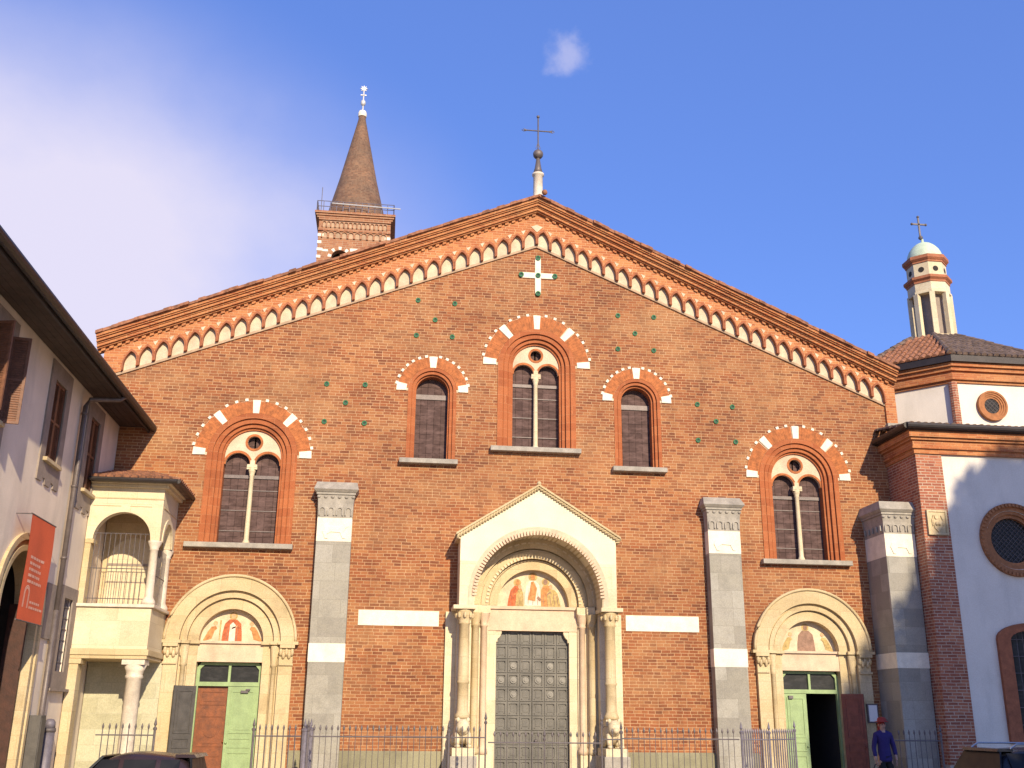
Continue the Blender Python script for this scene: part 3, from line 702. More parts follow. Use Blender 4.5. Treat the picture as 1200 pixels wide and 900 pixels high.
for s in (-1, 1):
    for xo, yo, r_, m_ in ((1.52, -0.02, 0.095, 'cream'), (1.29, 0.08, 0.085, 'pinkstone')):
        c = MB(); c.smooth = True
        c.lathe(MPX+s*xo, yo, [(r_+.05, 0.9), (r_+.05, 1.0), (r_+.01, 1.08), (r_, 1.12), (r_*.95, 4.02), (r_+.025, 4.04), (r_, 4.08), (r_+.02, 4.14), (r_+.07, 4.34), (r_+.08, 4.362)], 14)
        c.build('colonnette', M[m_], portal)
    c = MB(); c.smooth = True; r_ = 0.135
    c.lathe(MPX+s*1.86, yf+.2, [(r_+.05, 1.75), (r_+.05, 1.82), (r_+.01, 1.9), (r_, 1.93), (r_, 2.56), (r_+.02, 2.58), (r_+.02, 2.63), (r_, 2.65), (r_*.95, 4.0), (r_+.03, 4.02), (r_, 4.06), (r_+.02, 4.12), (r_+.07, 4.3), (r_+.09, 4.36)], 18)
    c.smooth = False
    for k in range(8):
        a = k*math.pi/4; c.ball((MPX+s*1.86+.2*math.cos(a), yf+.2+.2*math.sin(a), 4.22), .05, .05, .08, 6, 4)
    c.build('outer_column', M['cream'], portal)
    # crouching lion under the column
    l = MB(); l.smooth = True; lx, ly = MPX+s*1.86, yf+.15
    l.ball((lx, ly+.1, 1.42), .21, .42, .27, 12, 8); l.ball((lx, ly-.27, 1.55), .17, .19, .19, 12, 8); l.ball((lx, ly-.43, 1.50), .09, .10, .08, 8, 6)
    for e in (-1, 1):
        l.ball((lx+e*.12, ly-.25, 1.72), .05, .04, .06, 6, 4); l.tube([(lx+e*.13, ly-.2, 1.4), (lx+e*.14, ly-.32, 1.16)], .075, 8, .06); l.ball((lx+e*.14, ly-.40, 1.12), .075, .11, .05, 8, 5)
        l.ball((lx+e*.17, ly+.3, 1.25), .1, .2, .16, 8, 6)
    l.smooth = False; l.box(lx-.27, lx+.27, ly-.5, ly+.5, .90, 1.08); l.box(lx-.17, lx+.17, ly-.1, ly+.24, 1.6, 1.752)
    l.build('lion_base', M['cream_pale'], portal)
    pb = MB(); pb.box(lx-.32, lx+.32, ly-.56, 0.0, 0.0, .90); pb.build('pedestal', M['grey'], portal, bevel=.02)
# tympanum
fx = MB(); fx.box(MPX-1.0, MPX+1.0, 0.34, 0.40, 4.556, 5.56)
yq = 0.34
figure(fx, MPX-.47, 4.56, .72, .38, 1, 2, 3, yq, 1, .08); figure(fx, MPX-.33, 4.56, .60, .22, 3, 4, None, yq-.001, 2, .0)
figure(fx, MPX+.02, 4.60, .86, .44, 6, 2, 3, yq, 3, 0); fx.mi = 2; fx.plate([(MPX-.12, 4.75), (MPX+.08, 4.72), (MPX+.13, 5.05), (MPX+.04, 5.24), (MPX-.03, 5.22), (MPX-.06, 5.0)], (), yq-.02, yq)
fx.mi = 5; fx.plate([(MPX+.12, 4.8), (MPX+.2, 4.72), (MPX+.26, 4.76), (MPX+.16, 4.86)], (), yq-.022, yq)
figure(fx, MPX+.42, 4.56, .76, .36, 2, 5, 3, yq, 4, -.06); figure(fx, MPX+.6, 4.56, .62, .34, 3, 4, None, yq-.002, 5, -.1)
fx.build('fresco', FM, portal)
# door leaves
def panel_leaf(name, x0, x1, z0, z1, y, cols, rows, parent, bosses=()):
    d = MB(); d.box(x0, x1, y, y+.08, z0, z1); W = (x1-x0)/cols; Hh = (z1-z0)/rows
    for i in range(cols):
        for j in range(rows):
            a, c = x0+i*W, z0+j*Hh; t = .035
            d.plate([(a+.012, c+.012), (a+W-.012, c+.012), (a+W-.012, c+Hh-.012), (a+.012, c+Hh-.012)], [[(a+t+.02, c+t+.02), (a+W-t-.02, c+t+.02), (a+W-t-.02, c+Hh-t-.02), (a+t+.02, c+Hh-t-.02)]], y-.028, y+.01)
            cxp, czp = a+W/2, c+Hh/2
            d.frustum(a+.09, a+W-.09, 0, 0, 0, 0, 0, 0, 0, 0) if False else None
            for e in (-1, 1):
                for f_ in (-1, 1): d.ball((cxp+e*W*.3, y-.03, czp+f_*Hh*.33), .018, .018, .018, 6, 4)
            if (i, j) in bosses:
                d.mi = 1; d.disc(cxp, czp, W*.26, y-.03, y+.01, 12); d.disc(cxp, czp, W*.13, y-.055, y, 10); d.mi = 0
            else:
                d.box(cxp-W*.2, cxp+W*.2, y-.012, y+.01, czp-Hh*.22, czp+Hh*.22)
    d.box(x0, x1, y-.04, y-.002, z0, z0+.05)
    return d.build(name, [M['bronze'], M['bronze_hi']], parent)
cross_b = {(1, 9), (0, 8), (1, 8), (2, 8), (1, 7)}
panel_leaf('door_leaf', MPX-.96, MPX-.004, 0.06, 3.932, .36, 3, 11, portal, {(a, b-1) for a, b in cross_b})
panel_leaf('door_leaf', MPX+.004, MPX+.96, 0.06, 3.932, .36, 3, 11, portal, {(a, b-1) for a, b in cross_b})
hd = MB(); hd.ball((MPX+.10, .30, 1.22), .045); hd.build('door_knob', M['iron'], portal)
st = MB(); st.box(MPX-2.5, MPX+2.5, -1.5, .5, 0.0, .055); st.build('step', M['grey'], portal, bevel=.01)

# ---- side portals
def side_portal(c, label):
    zs = 3.48
    a = MB(); a.arch(c, zs+.06, zs+.06, 1.235, 1.62, -0.14, 0.5, 40)
    p = a.build('side_portal', M['cream'], church); p['label'] = label
    b_ = MB()
    b_.arch(c, zs+.06, zs+.06, 1.18, 1.234, -0.02, .5, 36); b_.arch(c, zs+.06, zs+.06, 1.06, 1.18, -.06, .5, 36); b_.arch(c, zs+.06, zs+.06, 1.02, 1.06, .06, .5, 36)
    b_.arch(c, zs+.06, zs+.06, 0.79, 1.02, .03, .5, 32); b_.build('arch_order', M['cream'], p)
    e = MB(); e.smooth = True
    pts = arc(c, zs+.06, 1.60, 180, 0, 40); e.tube([(x, -.15, z) for x, z in pts], .04, 6); e.build('roll_moulding', M['cream'], p)
    j = MB()
    for s in (-1, 1):
        def bx(u, v, y0, y1, z0, z1):
            x0, x1 = sorted((c+s*u, c+s*v)); j.box(x0, x1, y0, y1, z0, z1)
        bx(1.22, 1.56, -.12, .04, .02, zs-.02); bx(1.02, 1.22, 0.02, .5, .02, zs-.02); bx(.80, 1.02, .10, .5, .02, zs-.02)
        bx(1.18, 1.68, -.2, .04, zs-.018, zs+.058); bx(.98, 1.178, -.10, .5, zs-.018, zs+.058); bx(.75, .978, .0, .5, zs-.018, zs+.058)
        bx(1.24, 1.60, -.2, -.12, zs-.10, zs-.02); bx(1.24, 1.58, -.17, -.12, zs-.52, zs-.47); bx(1.2, 1.6, -.2, .04, .02, .5)
        j.smooth = True
        for q_ in range(5): j.ball((c+s*(1.26+.07*q_), -.15, zs-.2-.07*(q_ % 2)), .05, .05, .1, 6, 4)
        for q_ in range(3): j.ball((c+s*(1.06+.06*q_), -.02, zs-.22), .045, .05, .12, 6, 4)
        j.lathe(c+s*1.10, -.0, [(.09, .5), (.08, .6), (.065, .64), (.06, zs-.55), (.085, zs-.53), (.07, zs-.48), (.11, zs-.05)], 12)
        j.smooth = False
    j.build('jamb', M['cream'], p)
    l = MB(); l.box(c-.80, c+.80, .12, .5, 3.035, zs+.058); l.box(c-.76, c+.76, .05, .12, zs-.0, zs+.059)
    l.build('lintel', M['pinkstone'], p)
    return p
LP_ = side_portal(LPX, 'round arched stone portal at the left with brown and green doors')
RP_ = side_portal(RPX, 'round arched stone portal at the right with a dark open doorway')
def lunette(c, robe, label, p, hand=True):
    f = MB(); f.box(c-.83, c+.83, .28, .34, 3.539, 4.36); y = .28
    figure(f, c-.02, 3.54, .72, .50, robe, 4 if robe == 1 else 5, 3, y, 9, 0)
    if robe == 1:
        f.mi = 6; f.plate([(c-.10, 3.54), (c+.06, 3.54), (c+.05, 3.95), (c-.02, 4.02), (c-.09, 3.95)], (), y-.016, y)
        f.mi = 3; f.plate([(c-.34, 3.54), (c-.32, 3.54), (c-.30, 4.06), (c-.34, 4.06)], (), y-.014, y)
    for s in (-1, 1):
        f.mi = 3 if robe != 1 else 2
        f.plate([(c+s*.74, 3.54), (c+s*.52, 3.60), (c+s*.46, 3.80), (c+s*.40, 3.86), (c+s*.44, 3.92), (c+s*.54, 3.90), (c+s*.62, 3.78)], (), y-.01, y)
        f.mi = 4; f.disc(c+s*.45, 3.99, .055, y-.012, y, 10)
    f.build('fresco', FM, p)
lunette(LPX, 1, '', LP_); lunette(RPX, 5, '', RP_)
def frame_transom(c, p):
    f = MB(); h = .80
    f.plate([(c-h, 2.46), (c+h, 2.46), (c+h, 2.90), (c+h-.10, 3.03), (c-h+.10, 3.03), (c-h, 2.90)],
            [[(c-h+.08, 2.56), (c-.03, 2.56), (c-.03, 2.96), (c-h+.17, 2.96), (c-h+.08, 2.86)], [(c+.03, 2.56), (c+h-.08, 2.56), (c+h-.08, 2.86), (c+h-.17, 2.96), (c+.03, 2.96)]], .30, .40)
    f.box(c-h, c-h+.06, .30, .40, .03, 2.459); f.box(c+h-.06, c+h, .30, .40, .03, 2.459)
    f.build('door_frame', M['green'], p)
    g_ = MB(); g_.box(c-h+.02, c+h-.02, .36, .37, 2.5, 3.02); g_.build('transom_pane', M['glass_dark'], p)
def leaf(name, mat, p, hinge, ang, width, z0=.05, z1=2.45, parent=None, panels=((.06, .36), (.40, .50), (.54, .96)), handle=True, medallion=False):
    # leaf drawn along +u from the hinge, then swung by ang about the hinge
    ca, sa = math.cos(R(ang)), math.sin(R(ang)); hx, hy = hinge
    d = MB(lambda u, v, z: (hx+u*ca-v*sa, hy+u*sa+v*ca, z))
    W = abs(width); sg = 1 if width > 0 else -1
    d.box(*sorted((0, width)), -.025, .025, z0, z1)
    Hh = z1-z0
    for a, b_ in panels:
        for y0, y1 in ((-.042, -.02), (.02, .042)):
            x0, x1 = sorted((sg*W*.12, sg*W*.88)); za, zb_ = z0+a*Hh, z0+b_*Hh
            d.plate([(x0, za), (x1, za), (x1, zb_), (x0, zb_)], [[(x0+.035, za+.035), (x1-.035, za+.035), (x1-.035, zb_-.035), (x0+.035, zb_-.035)]], y0, y1)
            if zb_-za > .3: d.box(x0+.08, x1-.08, y0+.008 if y0 < 0 else y0, y1 if y0 < 0 else y1-.008, za+.08, zb_-.08)
    if medallion:
        d.disc(sg*W*.5, z0+.55*Hh, W*.2, -.05, -.02, 14)
    if handle: d.ball((sg*W*.92, -.06, z0+.45*Hh), .03)
    return d.build(name, mat, p)
frame_transom(LPX, LP_); frame_transom(RPX, RP_)
leaf('green_door_leaf', M['green'], LP_, (LPX+.74, .33), 0, -.74)
leaf('grey_door_leaf', M['dark_leaf'], LP_, (LPX-.74, .03), 222, .60, handle=False)
leaf('brown_door', M['wood_brown'], LP_, (LPX-.76, .44), 0, .80, z1=2.5, panels=((.05, .32), (.40, .70), (.80, .94)), medallion=True)
cl = MB(); cl.box(LPX+.32, LPX+.5, .24, .305, 2.30, 2.36); cl.box(LPX+.44, LPX+.54, .22, .305, 2.36, 2.40); cl.build('door_closer', M['iron'], LP_)
leaf('green_door_leaf', M['green'], RP_, (RPX-.74, .33), 0, .62)
leaf('red_brown_door', M['wood_red'], RP_, (RPX+.74, .03), 318, .58)
cl = MB(); cl.box(RPX-.62, RPX-.5, .24, .305, 2.32, 2.40); cl.build('door_closer', M['iron'], RP_)
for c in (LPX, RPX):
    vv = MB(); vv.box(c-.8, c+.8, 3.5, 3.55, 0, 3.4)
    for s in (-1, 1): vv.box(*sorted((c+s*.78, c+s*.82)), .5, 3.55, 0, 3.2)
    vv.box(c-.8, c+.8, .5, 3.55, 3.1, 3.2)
    vv.build('vestibule', M['dark_void'], church)  # box coloured near black so the doorways read as unlit
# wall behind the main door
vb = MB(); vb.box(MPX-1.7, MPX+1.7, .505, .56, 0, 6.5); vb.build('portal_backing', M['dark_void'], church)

# ================================================================== LOGGIA
LX0, LX1, LY = -10.88, -9.18, -1.75
log = thing('stone_loggia', ((LX0+LX1)/2, LY/2, 0), 'small cream stone loggia on columns with a tiled roof in the left corner', 'loggia')
b = MB(); b.box(LX0, LX1, LY, -.002, 3.20, 4.14); b.build('parapet', M['cream_pale'], log, bevel=.01)
b = MB(); b.box(LX0, LX1+.05, LY-.05, -.002, 3.06, 3.199); b.box(LX0, LX1+.02, LY-.02, -.002, 2.98, 3.058); b.build('base_moulding', M['cream'], log, bevel=.015)
b = MB(); b.box(LX0, LX1+.07, LY-.07, -.002, 4.142, 4.22); b.build('parapet_slab', M['marble'], log, bevel=.015)
c = MB(); c.smooth = True; c.lathe(LX1-.27, LY+.26, [(.24, 0), (.24, .12), (.2, .2), (.185, .26), (.17, 2.55), (.20, 2.57), (.20, 2.62), (.18, 2.65), (.20, 2.72), (.26, 2.86)], 20)
c.smooth = False; c.box(LX1-.53, LX1-.02, LY+.02, LY+.52, 2.862, 2.978); c.build('lower_column', M['marble'], log)
c = MB(); c.box(LX0, LX0+.22, LY, LY+.34, .5, 2.86); c.box(LX0, LX0+.3, LY-.03, LY+.4, 0, .5); c.box(LX0, LX0+.28, LY-.03, LY+.4, 2.862, 2.978); c.build('lower_pilaster', M['cream'], log, bevel=.01)
b = MB(); b.box(LX0, LX1+.06, -.10, -.004, 0, 2.978); b.build('lower_back_wall', M['lower_block'], log)
# upper storey
za, zt_ = 4.222, 6.97
xc = (LX0+LX1)/2; ra = .66
fr_ = MB(); zsp = 5.72
fr_.plate([(LX0, zsp), (xc-ra-.02, zsp)]+arc(xc-.02, zsp, ra, 180, 0, 24)+[(xc+ra-.02, zsp), (LX1, zsp), (LX1, zt_), (LX0, zt_)], (), LY, LY+.2)
ys = (LY+0)/2; rs = .54
fr_.xf = sideface(LX1)
fr_.plate([(LY+.201, zsp), (ys-rs, zsp)]+arc(ys, zsp, rs, 180, 0, 20)+[(ys+rs, zsp), (-.002, zsp), (-.002, zt_-.001), (LY+.201, zt_-.001)], (), 0.0, .2)
fr_.xf = None
up_w = fr_.build('arcade', M['cream_pale'], log)
ar = MB(); ar.arch(xc-.02, zsp, zsp, ra, ra+.13, LY-.025, LY+.02, 24); ar.xf = sideface(LX1); ar.arch(ys, zsp, zsp, rs, rs+.11, -.025, .02, 20); ar.xf = None
ar.build('arch_moulding', M['cream_pale'], log)
pt = MB()
for x0, x1 in ((LX0+.08, xc-.12), (xc+.08, LX1-.25)): pt.box(x0, x1, LY-.012, LY+.02, 6.52, 6.535)
pt.box(LX0, LX1+.012, LY-.016, LY-.001, 6.70, 6.73)
pt.xf = sideface(LX1); pt.box(LY+.1, -.1, -.016, .01, 6.52, 6.535); pt.xf = None
pt.build('string_line', M['cream'], log)
for (x, y) in ((LX1-.12, LY+.12), (LX1-.12, -.16)):
    c = MB(); c.smooth = True
    c.lathe(x, y, [(.17, za), (.16, za+.08), (.11, za+.16), (.10, za+.2), (.092, zsp-.22), (.115, zsp-.2), (.10, zsp-.17), (.16, zsp-.04), (.165, zsp-.002)], 16)
    c.build('upper_column', M['marble'], log)
c = MB(); c.box(LX0, LX0+.14, LY, LY+.3, za, zsp-.002); c.box(LX0, LX0+.2, LY-.02, LY+.32, zsp-.1, zsp-.001); c.build('upper_pilaster', M['cream'], log, bevel=.01)
b = MB(); b.box(LX0, LX1-.21, -.05, -.004, za, zt_-.02); b.build('inner_wall', M['cream'], log)
b = MB(); b.plate(archpath(xc-.1, 4.3, 5.45, .58, 20), (), -.075, -.051); b.build('inner_lunette', M['cream_pale'], log)
b = MB(); b.box(xc-.7, xc+.5, -.09, -.052, 5.32, 5.38); b.box(xc-.7, xc+.5, -.082, -.052, 4.9, 4.93); b.build('inner_ledge', M['house_stone'], log)
b = MB(); b.box(LX0, LX1-.22, LY+.201, -.05, 6.75, 6.8); b.build('ceiling', M['brick_plain'], log)
k = MB()
k.box(LX0, LX1+.10, LY-.10, -.002, zt_+.001, zt_+.08); k.box(LX0, LX1+.17, LY-.17, -.002, zt_+.081, zt_+.15); k.build('cornice', M['cream_pale'], log, bevel=.01)
# grille
gr = MB()
x = LX0+.2
while x < LX1-.28:
    gr.tube([(x, LY+.1, za), (x, LY+.1, 5.88)], .0085, 5); x += .115
for z in (4.35, 5.05, 5.88): gr.tube([(LX0+.15, LY+.1, z), (LX1-.24, LY+.1, z)], .011, 5)
y = LY+.35
while y < -.3:
    gr.tube([(LX1-.1, y, za), (LX1-.1, y, 5.6)], .0085, 5); y += .12
for z in (4.95,): gr.tube([(LX1-.1, LY+.2, z), (LX1-.1, -.25, z)], .011, 5)
gr.build('grille', M['iron'], log)
# tiled lean-to roof with a hip
def tile_run(mb, p0, p1, r=0.075, seg=0.36, rnd=random):
    p0, p1 = Vector(p0), Vector(p1); L = (p1-p0).length
    if L < 0.05: return
    n = max(1, int(L/seg)); d = (p1-p0)/L
    side = d.cross(Vector((0, 0, 1))).normalized(); nr = side.cross(d).normalized()
    for i in range(n):
        a = p0+d*(L*i/n-(0.03 if i else 0)); b_ = p0+d*(L*(i+1)/n); ra_, rb = r*rnd.uniform(1.0, 1.12), r*rnd.uniform(.8, .9)
        vs, fs = [], []
        lift = nr*rnd.uniform(0, .012)
        for q, rr in ((a, ra_), (b_, rb)):
            for k in range(6):
                t = math.pi*k/5; vs.append(tuple(q+lift+side*rr*math.cos(t)+nr*rr*math.sin(t)))
        for k in range(5): fs.append((k, k+1, 7+k, 6+k))
        fs.append((0, 1, 2, 3, 4, 5)); mb.add(vs, fs)
ov = .30; ez = zt_+.16; rz = 7.72
E_ = (LX0-.0, LX1+ov, LY-ov)
rb = MB(); hipx = LX1+ov-(0-(LY-ov))*.75
ridge_l, ridge_r = (LX0, -.02, rz), (LX1-.75, -.02, rz)
rb.add([(LX0, LY-ov, ez), (LX1+ov, LY-ov, ez), ridge_r, ridge_l, (LX1+ov, -.02, ez),
        (LX0, LY-ov, ez-.05), (LX1+ov, LY-ov, ez-.05), (LX1+ov, -.02, ez-.05), (LX0, -.02, ez-.05)],
       [(0,1,2,3), (1,4,2), (5,8,7,6), (0,5,6,1), (1,6,7,4)])
roof_l = rb.build('roof', M['tile_old'], log)
tl = MB(); random.seed(11)
x = LX0+.1
while x < LX1+ov-.05:
    e = Vector((x, LY-ov-.05, ez+.01))
    if x <= ridge_r[0]: f_ = Vector((x, -.03, rz+.01))
    else:
        u = (x-ridge_r[0])/(LX1+ov-ridge_r[0]); f_ = Vector((x, (-.03)*(1-u)+(LY-ov)*u, rz*(1-u)+ez*u+.01))
    tile_run(tl, e, f_); x += .185
y = LY-ov+.12
while y < -.05:
    u = (y-(LY-ov))/(0-(LY-ov)); tile_run(tl, (LX1+ov+.05, y, ez+.01), (LX1+ov+(ridge_r[0]-LX1-ov)*u, y, ez+(rz-ez)*u+.01)); y += .185
tl.build('tile_row', M['tile'], roof_l)
gt = MB(); gt.tube([(LX0, LY-ov-.07, ez-.03), (LX1+ov+.04, LY-ov-.07, ez-.03)], .055, 8); gt.tube([(LX1+ov+.06, LY-ov-.05, ez-.03), (LX1+ov+.06, -.02, ez-.03)], .055, 8); gt.build('gutter', M['gutter'], log)

# ================================================================== TOWN HOUSE (left)
HX = -10.9
house = thing('town_house', (HX-4, -8, 0), 'pale plastered house with brown shutters and a deep dark eave along the left', 'house')
sfc = sideface(HX)
YA, YB = -24.0, -0.03
hw_ = MB(sfc)
WH = [(-8.55, 6.8, 8.42, .40), (-5.02, 6.8, 8.5, .40), (-2.2, 6.75, 8.5, .38)]
hh = [[(c-w2, z0), (c+w2, z0), (c+w2, z1), (c-w2, z1)] for c, z0, z1, w2 in WH]
hh.append([(-2.72, 2.66), (-2.08, 2.66), (-2.08, 4.24), (-2.72, 4.24)])
AC, AZ, AR = -5.55, 3.75, 1.12
hh.append(archpath(AC, 0.02, AZ, AR))
hw_.plate([(YA, 0), (YB, 0), (YB, 9.1), (YA, 9.1)], hh, 0.0, .45)
hw_.build('wall', M['house_plaster'], house)
bk_ = MB(); bk_.box(HX-8, HX-.45, YA, YA+.4, 0, 9.1); bk_.box(HX-8, HX-.45, YB-.4, YB, 0, 9.1); bk_.box(HX-8, HX-7.6, YA+.4, YB-.4, 0, 9.1); bk_.build('rear_wall', M['house_plaster'], house)
OVH = .85
sof = MB(); sof.box(HX-.4, HX+OVH-.06, YA, -.06, 8.96, 9.0)
for q_ in range(5): sof.box(HX+.02+q_*.155, HX+.165+q_*.155, YA, -.06, 8.94-.0, 8.958)
sof.build('soffit', M['timber'], house)
gt = MB(); gt.box(HX+OVH-.10, HX+OVH-.055, YA, -.06, 8.80, 9.02); gt.tube([(HX+OVH+.02, YA, 8.93), (HX+OVH+.02, -.06, 8.93)], .095, 10); gt.build('gutter', M['gutter'], house)
rr = MB(); rr.add([(HX+OVH, YA, 9.03), (HX+OVH, -.05, 9.03), (HX-3.6, -.05, 10.55), (HX-3.6, YA, 10.55), (HX-8.3, YA, 9.0), (HX-8.3, -.05, 9.0)], [(0,1,2,3), (3,2,5,4)]); house_roof = rr.build('roof', M['tile_old'], house, fixn=False)
tl = MB(); y = YA+.1
while y < -.1: tile_run(tl, (HX+OVH-.12, y, 9.06), (HX+OVH-.75, y, 9.30), .085); y += .2
tl.build('tile_row', M['tile_old'], house_roof)
dp = MB(); dp.smooth = True
dp.tube([(HX+OVH, -3.05, 8.88), (HX+OVH-.1, -3.1, 8.78), (HX+.15, -3.35, 8.68), (HX+.09, -3.4, 8.5), (HX+.09, -3.4, 3.9)], .055, 10)
for z in (8.3, 6.6, 5.0): dp.tube([(HX+.09, -3.4, z), (HX+.09, -3.4, z+.05)], .07, 10)
dp.build('downpipe', M['pipe'], house)
dp = MB(); dp.smooth = True; dp.tube([(HX+.09, -3.4, 0.0), (HX+.09, -3.4, 3.9)], .06, 10); dp.build('downpipe_foot', M['pipe'], house)
def slats(mb, u0, u1, d0, d1, z0, z1):
    t = .05
    mb.box(u0, u0+t, d0, d1, z0, z1); mb.box(u1-t, u1, d0, d1, z0, z1)
    for z in (z0, (z0+z1)/2-t/2, z1-t): mb.box(u0+t, u1-t, d0, d1, z, z+t)
    z = z0+t
    while z < z1-t-.03: mb.add([(u0+t, d0+.006, z), (u1-t, d0+.006, z), (u1-t, d1-.006, z+.05), (u0+t, d1-.006, z+.05)], [(0,1,2,3)]); z += .045
for i, (c, z0, z1, w2) in enumerate(WH):
    f = MB(sfc); o = .30
    f.plate([(c-w2-o, z0-.5), (c-w2+.02, z0-.5), (c-w2+.02, z0-.42), (c-w2+.2, z0-.40), (c-w2+.24, z0-.52), (c+w2-.24, z0-.52), (c+w2-.2, z0-.40), (c+w2-.02, z0-.42), (c+w2-.02, z0-.5), (c+w2+o, z0-.5), (c+w2+o, z1+.36), (c-w2-o, z1+.36)],
            [[(c-w2, z0), (c+w2, z0), (c+w2, z1), (c-w2, z1)]], -.035, .02)
    wn = f.build('window', M['house_stone'], house)
    s_ = MB(sfc); s_.box(c-w2-.12, c+w2+.12, -.12, .04, z0-.08, z0); s_.build('sill', M['cream'], wn, bevel=.01)
    sh = MB(sfc)
    if i == 0:
        p_ = MB(sfc); p_.box(c-w2, c+w2, .2, .22, z0, z1); p_.build('pane', M['glass_dark'], wn)
        for hu, ang in ((c+w2, -78), (c-w2, 258)):
            ca, sa = math.cos(R(ang)), math.sin(R(ang))
            s2 = MB(lambda u, d, z, hu=hu, ca=ca, sa=sa: sfc(hu+u*ca-d*sa, -.03+u*sa+d*ca, z)); slats(s2, 0, .34, -.02, .02, z0-.02, z1+.02)
            s2.box(.05, .29, -.003, .003, z0, z1); s2.build('shutter', M['wood_shutter'], wn)
    else:
        for a, b_ in ((c-w2+.004, c-.004), (c+.004, c+w2-.004)):
            s2 = MB(sfc); slats(s2, a, b_, .01, .05, z0+.003, z1-.003); s2.box(a+.04, b_-.04, .052, .056, z0+.01, z1-.01); s2.build('shutter', M['wood_shutter'], wn)
f = MB(sfc); c, z0, z1, w2 = -2.4, 2.66, 4.24, .32
f.plate([(c-w2-.36, z0-.36), (c+w2+.36, z0-.36), (c+w2+.36, z1+.26), (c-w2-.36, z1+.26)], [[(c-w2, z0), (c+w2, z0), (c+w2, z1), (c-w2, z1)]], -.04, .02)
wn = f.build('window', M['house_stone'], house); wn['label'] = 'small barred window at ground level'
s2 = MB(sfc); s2.box(c-w2, c+w2, .14, .16, z0, z1); s2.build('pane', M['wood_red'], wn)
s2 = MB(sfc)
for k_ in range(5): s2.tube([(c-w2+.1+k_*.11, .04, z0), (c-w2+.1+k_*.11, .04, z1)], .011, 5)
for k_ in range(6): s2.tube([(c-w2, .035, z0+.2+k_*.24), (c+w2, .035, z0+.2+k_*.24)], .009, 5)
s2.build('grille', M['iron'], wn)
s_ = MB(sfc); s_.box(c-w2-.44, c+w2+.44, -.12, .04, z0-.42, z0-.362); s_.build('sill', M['house_stone'], wn)
a = MB(sfc); a.arch(AC, 0.02, AZ, AR-.02, AR+.09, -.05, .44, 28); a.arch(AC, 0.02, AZ, AR+.09, AR+.20, -.02, .05, 28); a.arch(AC, .02, AZ, AR+.20, AR+.33, -.065, .02, 28)
aw = a.build('archway', M['cream'], house)
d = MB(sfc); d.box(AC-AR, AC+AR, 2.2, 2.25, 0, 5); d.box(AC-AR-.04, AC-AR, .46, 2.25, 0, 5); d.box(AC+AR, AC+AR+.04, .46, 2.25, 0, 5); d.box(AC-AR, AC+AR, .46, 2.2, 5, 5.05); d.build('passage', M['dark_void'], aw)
d = MB(lambda u, v, z: sfc(AC+AR-.10-v, .10+u, z)); d.box(0, .38, 0, .06, .03, 3.9)
for z in (.2, 1.5, 2.7): d.box(.06, .32, -.02, .0, z, z+.95)
d.build('door_leaf', M['wood_dark'], aw)
pq = MB(sfc); pq.box(-3.02, -2.88, -.02, .01, 3.05, 3.3); pq.build('intercom', M['iron_pale'], house)
qb = MB(sfc); qb.box(-4.0, -3.2, -.045, .01, 3.28, 4.42); qb.build('render_patch', M['house_stone'], house)

# red banner
bx_ = HX+.30
ban = thing('banner', (bx_, -5.75, 3.4), 'long red cloth banner with pale print hanging on the left house', 'banner')
q0, q1, z0, z1 = -6.42, -4.96, 3.45, 5.45
# cloth hangs a little slack
sfb = lambda u, d, z: (bx_-d+.018*math.sin(u*4+z*1.7)*(1-abs((z-4.45)/1.0)**2), u, z)
c_ = MB(sfb); nu, nz_ = 10, 20
vs_ = [(q0+(q1-q0)*i/nu, dd, z0+(z1-z0)*j/nz_) for dd in (-.003, .003) for j in range(nz_+1) for i in range(nu+1)]
K = (nu+1)*(nz_+1); fs_ = []
for j in range(nz_):
    for i in range(nu):
        a = j*(nu+1)+i; fs_ += [(a, a+1, a+nu+2, a+nu+1), (K+a+nu+1, K+a+nu+2, K+a+1, K+a)]
c_.smooth = True; c_.add(vs_, fs_); c_.build('cloth', M['banner'], ban, fixn=False)
pr = MB(sfb); random.seed(21)
def strip(u0, u1, z, h):
    n_ = max(1, int((u1-u0)/.12))
    for i in range(n_):
        a, b_ = u0+(u1-u0)*i/n_, u0+(u1-u0)*(i+1)/n_; pr.add([(a, -.007, z), (b_, -.007, z), (b_, -.007, z+h), (a, -.007, z+h)], [(0,1,2,3)])
for r_ in range(5):
    u = q0+.20; z = 4.63-r_*.115
    end = q1-.30-random.uniform(0, .25)
    while u < end:
        wl = random.uniform(.07, .22); strip(u, min(u+wl, end), z, .052); u += wl+.035
# arch emblem and its two short lines
lx_ = q0+.30
for a0 in range(0, 180, 12):
    for r0_, r1_ in ((.085, .115), (.125, .15)):
        p = [(lx_+r*math.cos(R(a)), 3.97+r*math.sin(R(a))) for r, a in ((r0_, a0), (r1_, a0), (r1_, a0+12), (r0_, a0+12))]
        pr.add([(x, -.007, z) for x, z in p], [(0,1,2,3)])
for s in (-1, 1):
    for r0_, r1_ in ((.085, .115), (.125, .15)):
        u0, u1 = sorted((lx_+s*r0_, lx_+s*r1_)); pr.add([(u0, -.007, 3.70), (u1, -.007, 3.70), (u1, -.007, 3.97), (u0, -.007, 3.97)], [(0,1,2,3)])
for z, l in ((3.80, .62), (3.70, .78)):
    u = lx_+.22
    while u < lx_+.2+l: wl = random.uniform(.07, .16); strip(u, u+wl, z, .045); u += wl+.03
pr.build('print', M['banner_print'], ban, fixn=False)
ro = MB()
for z in (z0, z1): ro.tube([(bx_, q0-.06, z), (bx_, q1+.04, z)], .014, 6)
for u in (q0, q1): ro.tube([(HX, u, z1), (bx_, u, z1)], .012, 6)
ro.build('rod', M['iron'], ban)

